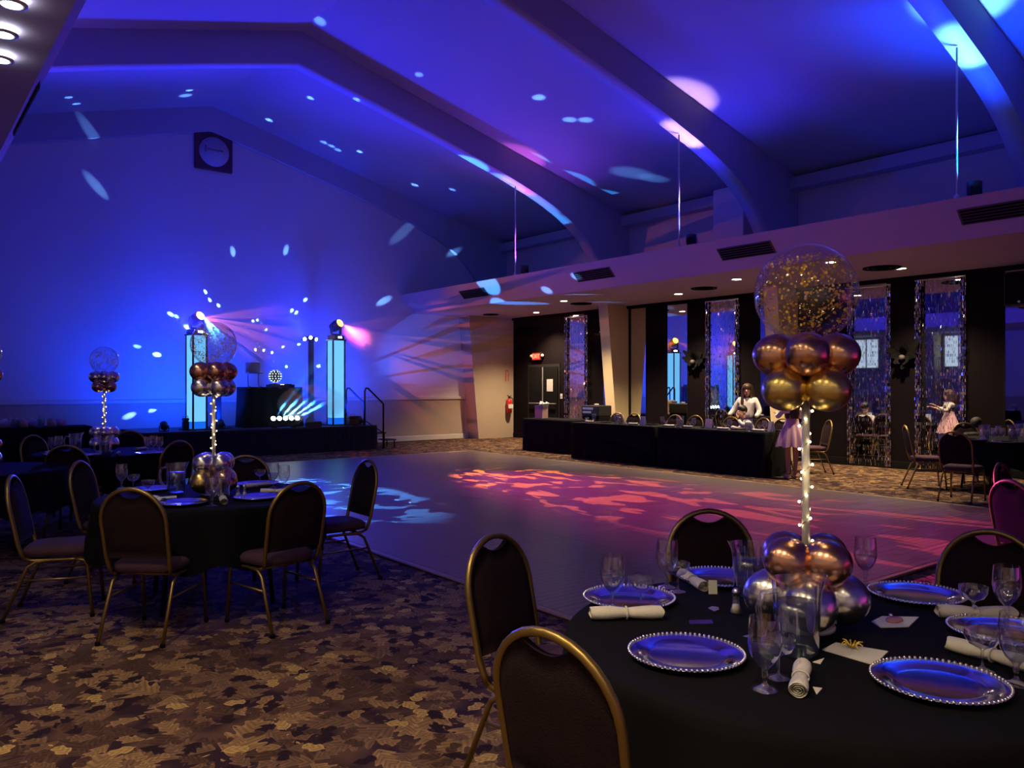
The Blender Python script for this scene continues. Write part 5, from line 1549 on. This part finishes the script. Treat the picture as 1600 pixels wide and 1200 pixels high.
for z, r, wv in ((.98, .105, 0), (.93, .110, 0), (.86, .135, .004), (.74, .185, .010), (.62, .225, .018), (.525, .245, .024)):
    rings.append([((r + wv * math.sin(11 * a) + wv * .5 * math.sin(17 * a)) * math.cos(a), (r * .9 + wv * math.sin(11 * a)) * math.sin(a), z + wv * .5 * math.sin(7 * a)) for a in [math.tau * k / 88 for k in range(88)]])
m.loft(rings, False, False)
m.build('tulle_skirt', M['dress'], G)
sh = MB()
for sx, yy in ((.08, -.05), (-.055, -.04)):
    sh2 = MB().ball((sx, yy, .035), .06, 12, 8, (.62, 1.35, .55)).build('shoe', M['dress'], G)
hair_long(G, R3 @ Matrix.Translation((0, .012, 0)), .95, M['hairb'], .25)
tag(G, 'person in short pink tulle dress standing at the table end', 'person')

# ---- child at the table by the rightmost fringe, dark clothes
cp = dep(1519, 12.62)
Cq = empty('person', (cp.x, cp.y, .002), math.atan2(T5.y - cp.y, T5.x - cp.x) + math.pi / 2)
J4 = {k: ((v[0][0] * .92, v[0][1] * .92, v[0][2] * (.88 if v[0][2] > .5 else .92)), v[1]) for k, v in J2.items()}
R4 = make_body(Cq, J4, (0, -.16, .905), .92, math.radians(-10), math.radians(-10), [(J4['wrl'][0], (-.35, .0, .8), (.2, -1, 0)), (J4['wrr'][0], (.3, -.8, 0), (0, 0, 1))])
make_clothes(Cq, 'jumper', J4, ['pel', 'wai', 'che', 'shl', 'ell', 'wrl', 'shr', 'elr', 'wrr'], .013, M['darkcl'])
make_clothes(Cq, 'trousers', J4, ['pel', 'hil', 'knl', 'anl', 'hir', 'knr', 'anr'], .010, M['darkcl'])
hc = MB().ball((0, .008, .052), .108, 18, 12, (.86, 1.02, .86)); hc.v = [tuple(R4 @ (Vector(p) * .92)) for p in hc.v]
linkmesh('hair', remesh([], [hc], .010, 'hair', mat('dark grey hair', (.014, .011, .011), .7), 1), Cq)
chair(cp.x, cp.y, T5, 'chair the dark-clothed child sits on by the rightmost fringe', 'chairs at the right table')
tag(Cq, 'seated person in dark clothes at the table by the rightmost fringe', 'person')

# ------------------------------------------------------------------ haze from the stage, hanging round the lamps
def haze(name, bm, dens, col, label, cat, an=.2):
    m = bpy.data.materials.new(name); m.use_nodes = True; nt = m.node_tree; nt.nodes.clear()
    v = nt.nodes.new('ShaderNodeVolumeScatter'); v.inputs['Density'].default_value = dens; v.inputs['Color'].default_value = (*col, 1); v.inputs['Anisotropy'].default_value = an
    o = nt.nodes.new('ShaderNodeOutputMaterial'); nt.links.new(v.outputs[0], o.inputs['Volume'])
    ob = bm.build(name, m); ob['kind'] = 'stuff'; ob['label'] = label; ob['category'] = cat
    return ob
haze('stage_haze', MB().box(3.2, 11.0, 16.2, 18.84, .62, 4.6), .022, (1, 1, 1), 'thin lit haze hanging over the stage', 'haze')
haze('stage_fog', MB().ball((7.66, 17.02, 1.12), 1.0, 24, 14, (.85, .17, .44)), 1.3, (1, 1, 1), 'denser fog drifting round the low light bar', 'fog')
for k, q in enumerate(hl_):
    haze('lamp_haze', MB().ball((q.x + .90, q.y - (.35, -.24)[k], q.z - .24), 1.0, 20, 12, (1.15, (.8, .30)[k], .7)), .09, (1, 1, 1), 'wisp of haze in the orange beam of the %s moving head' % ('left', 'right')[k], 'haze')
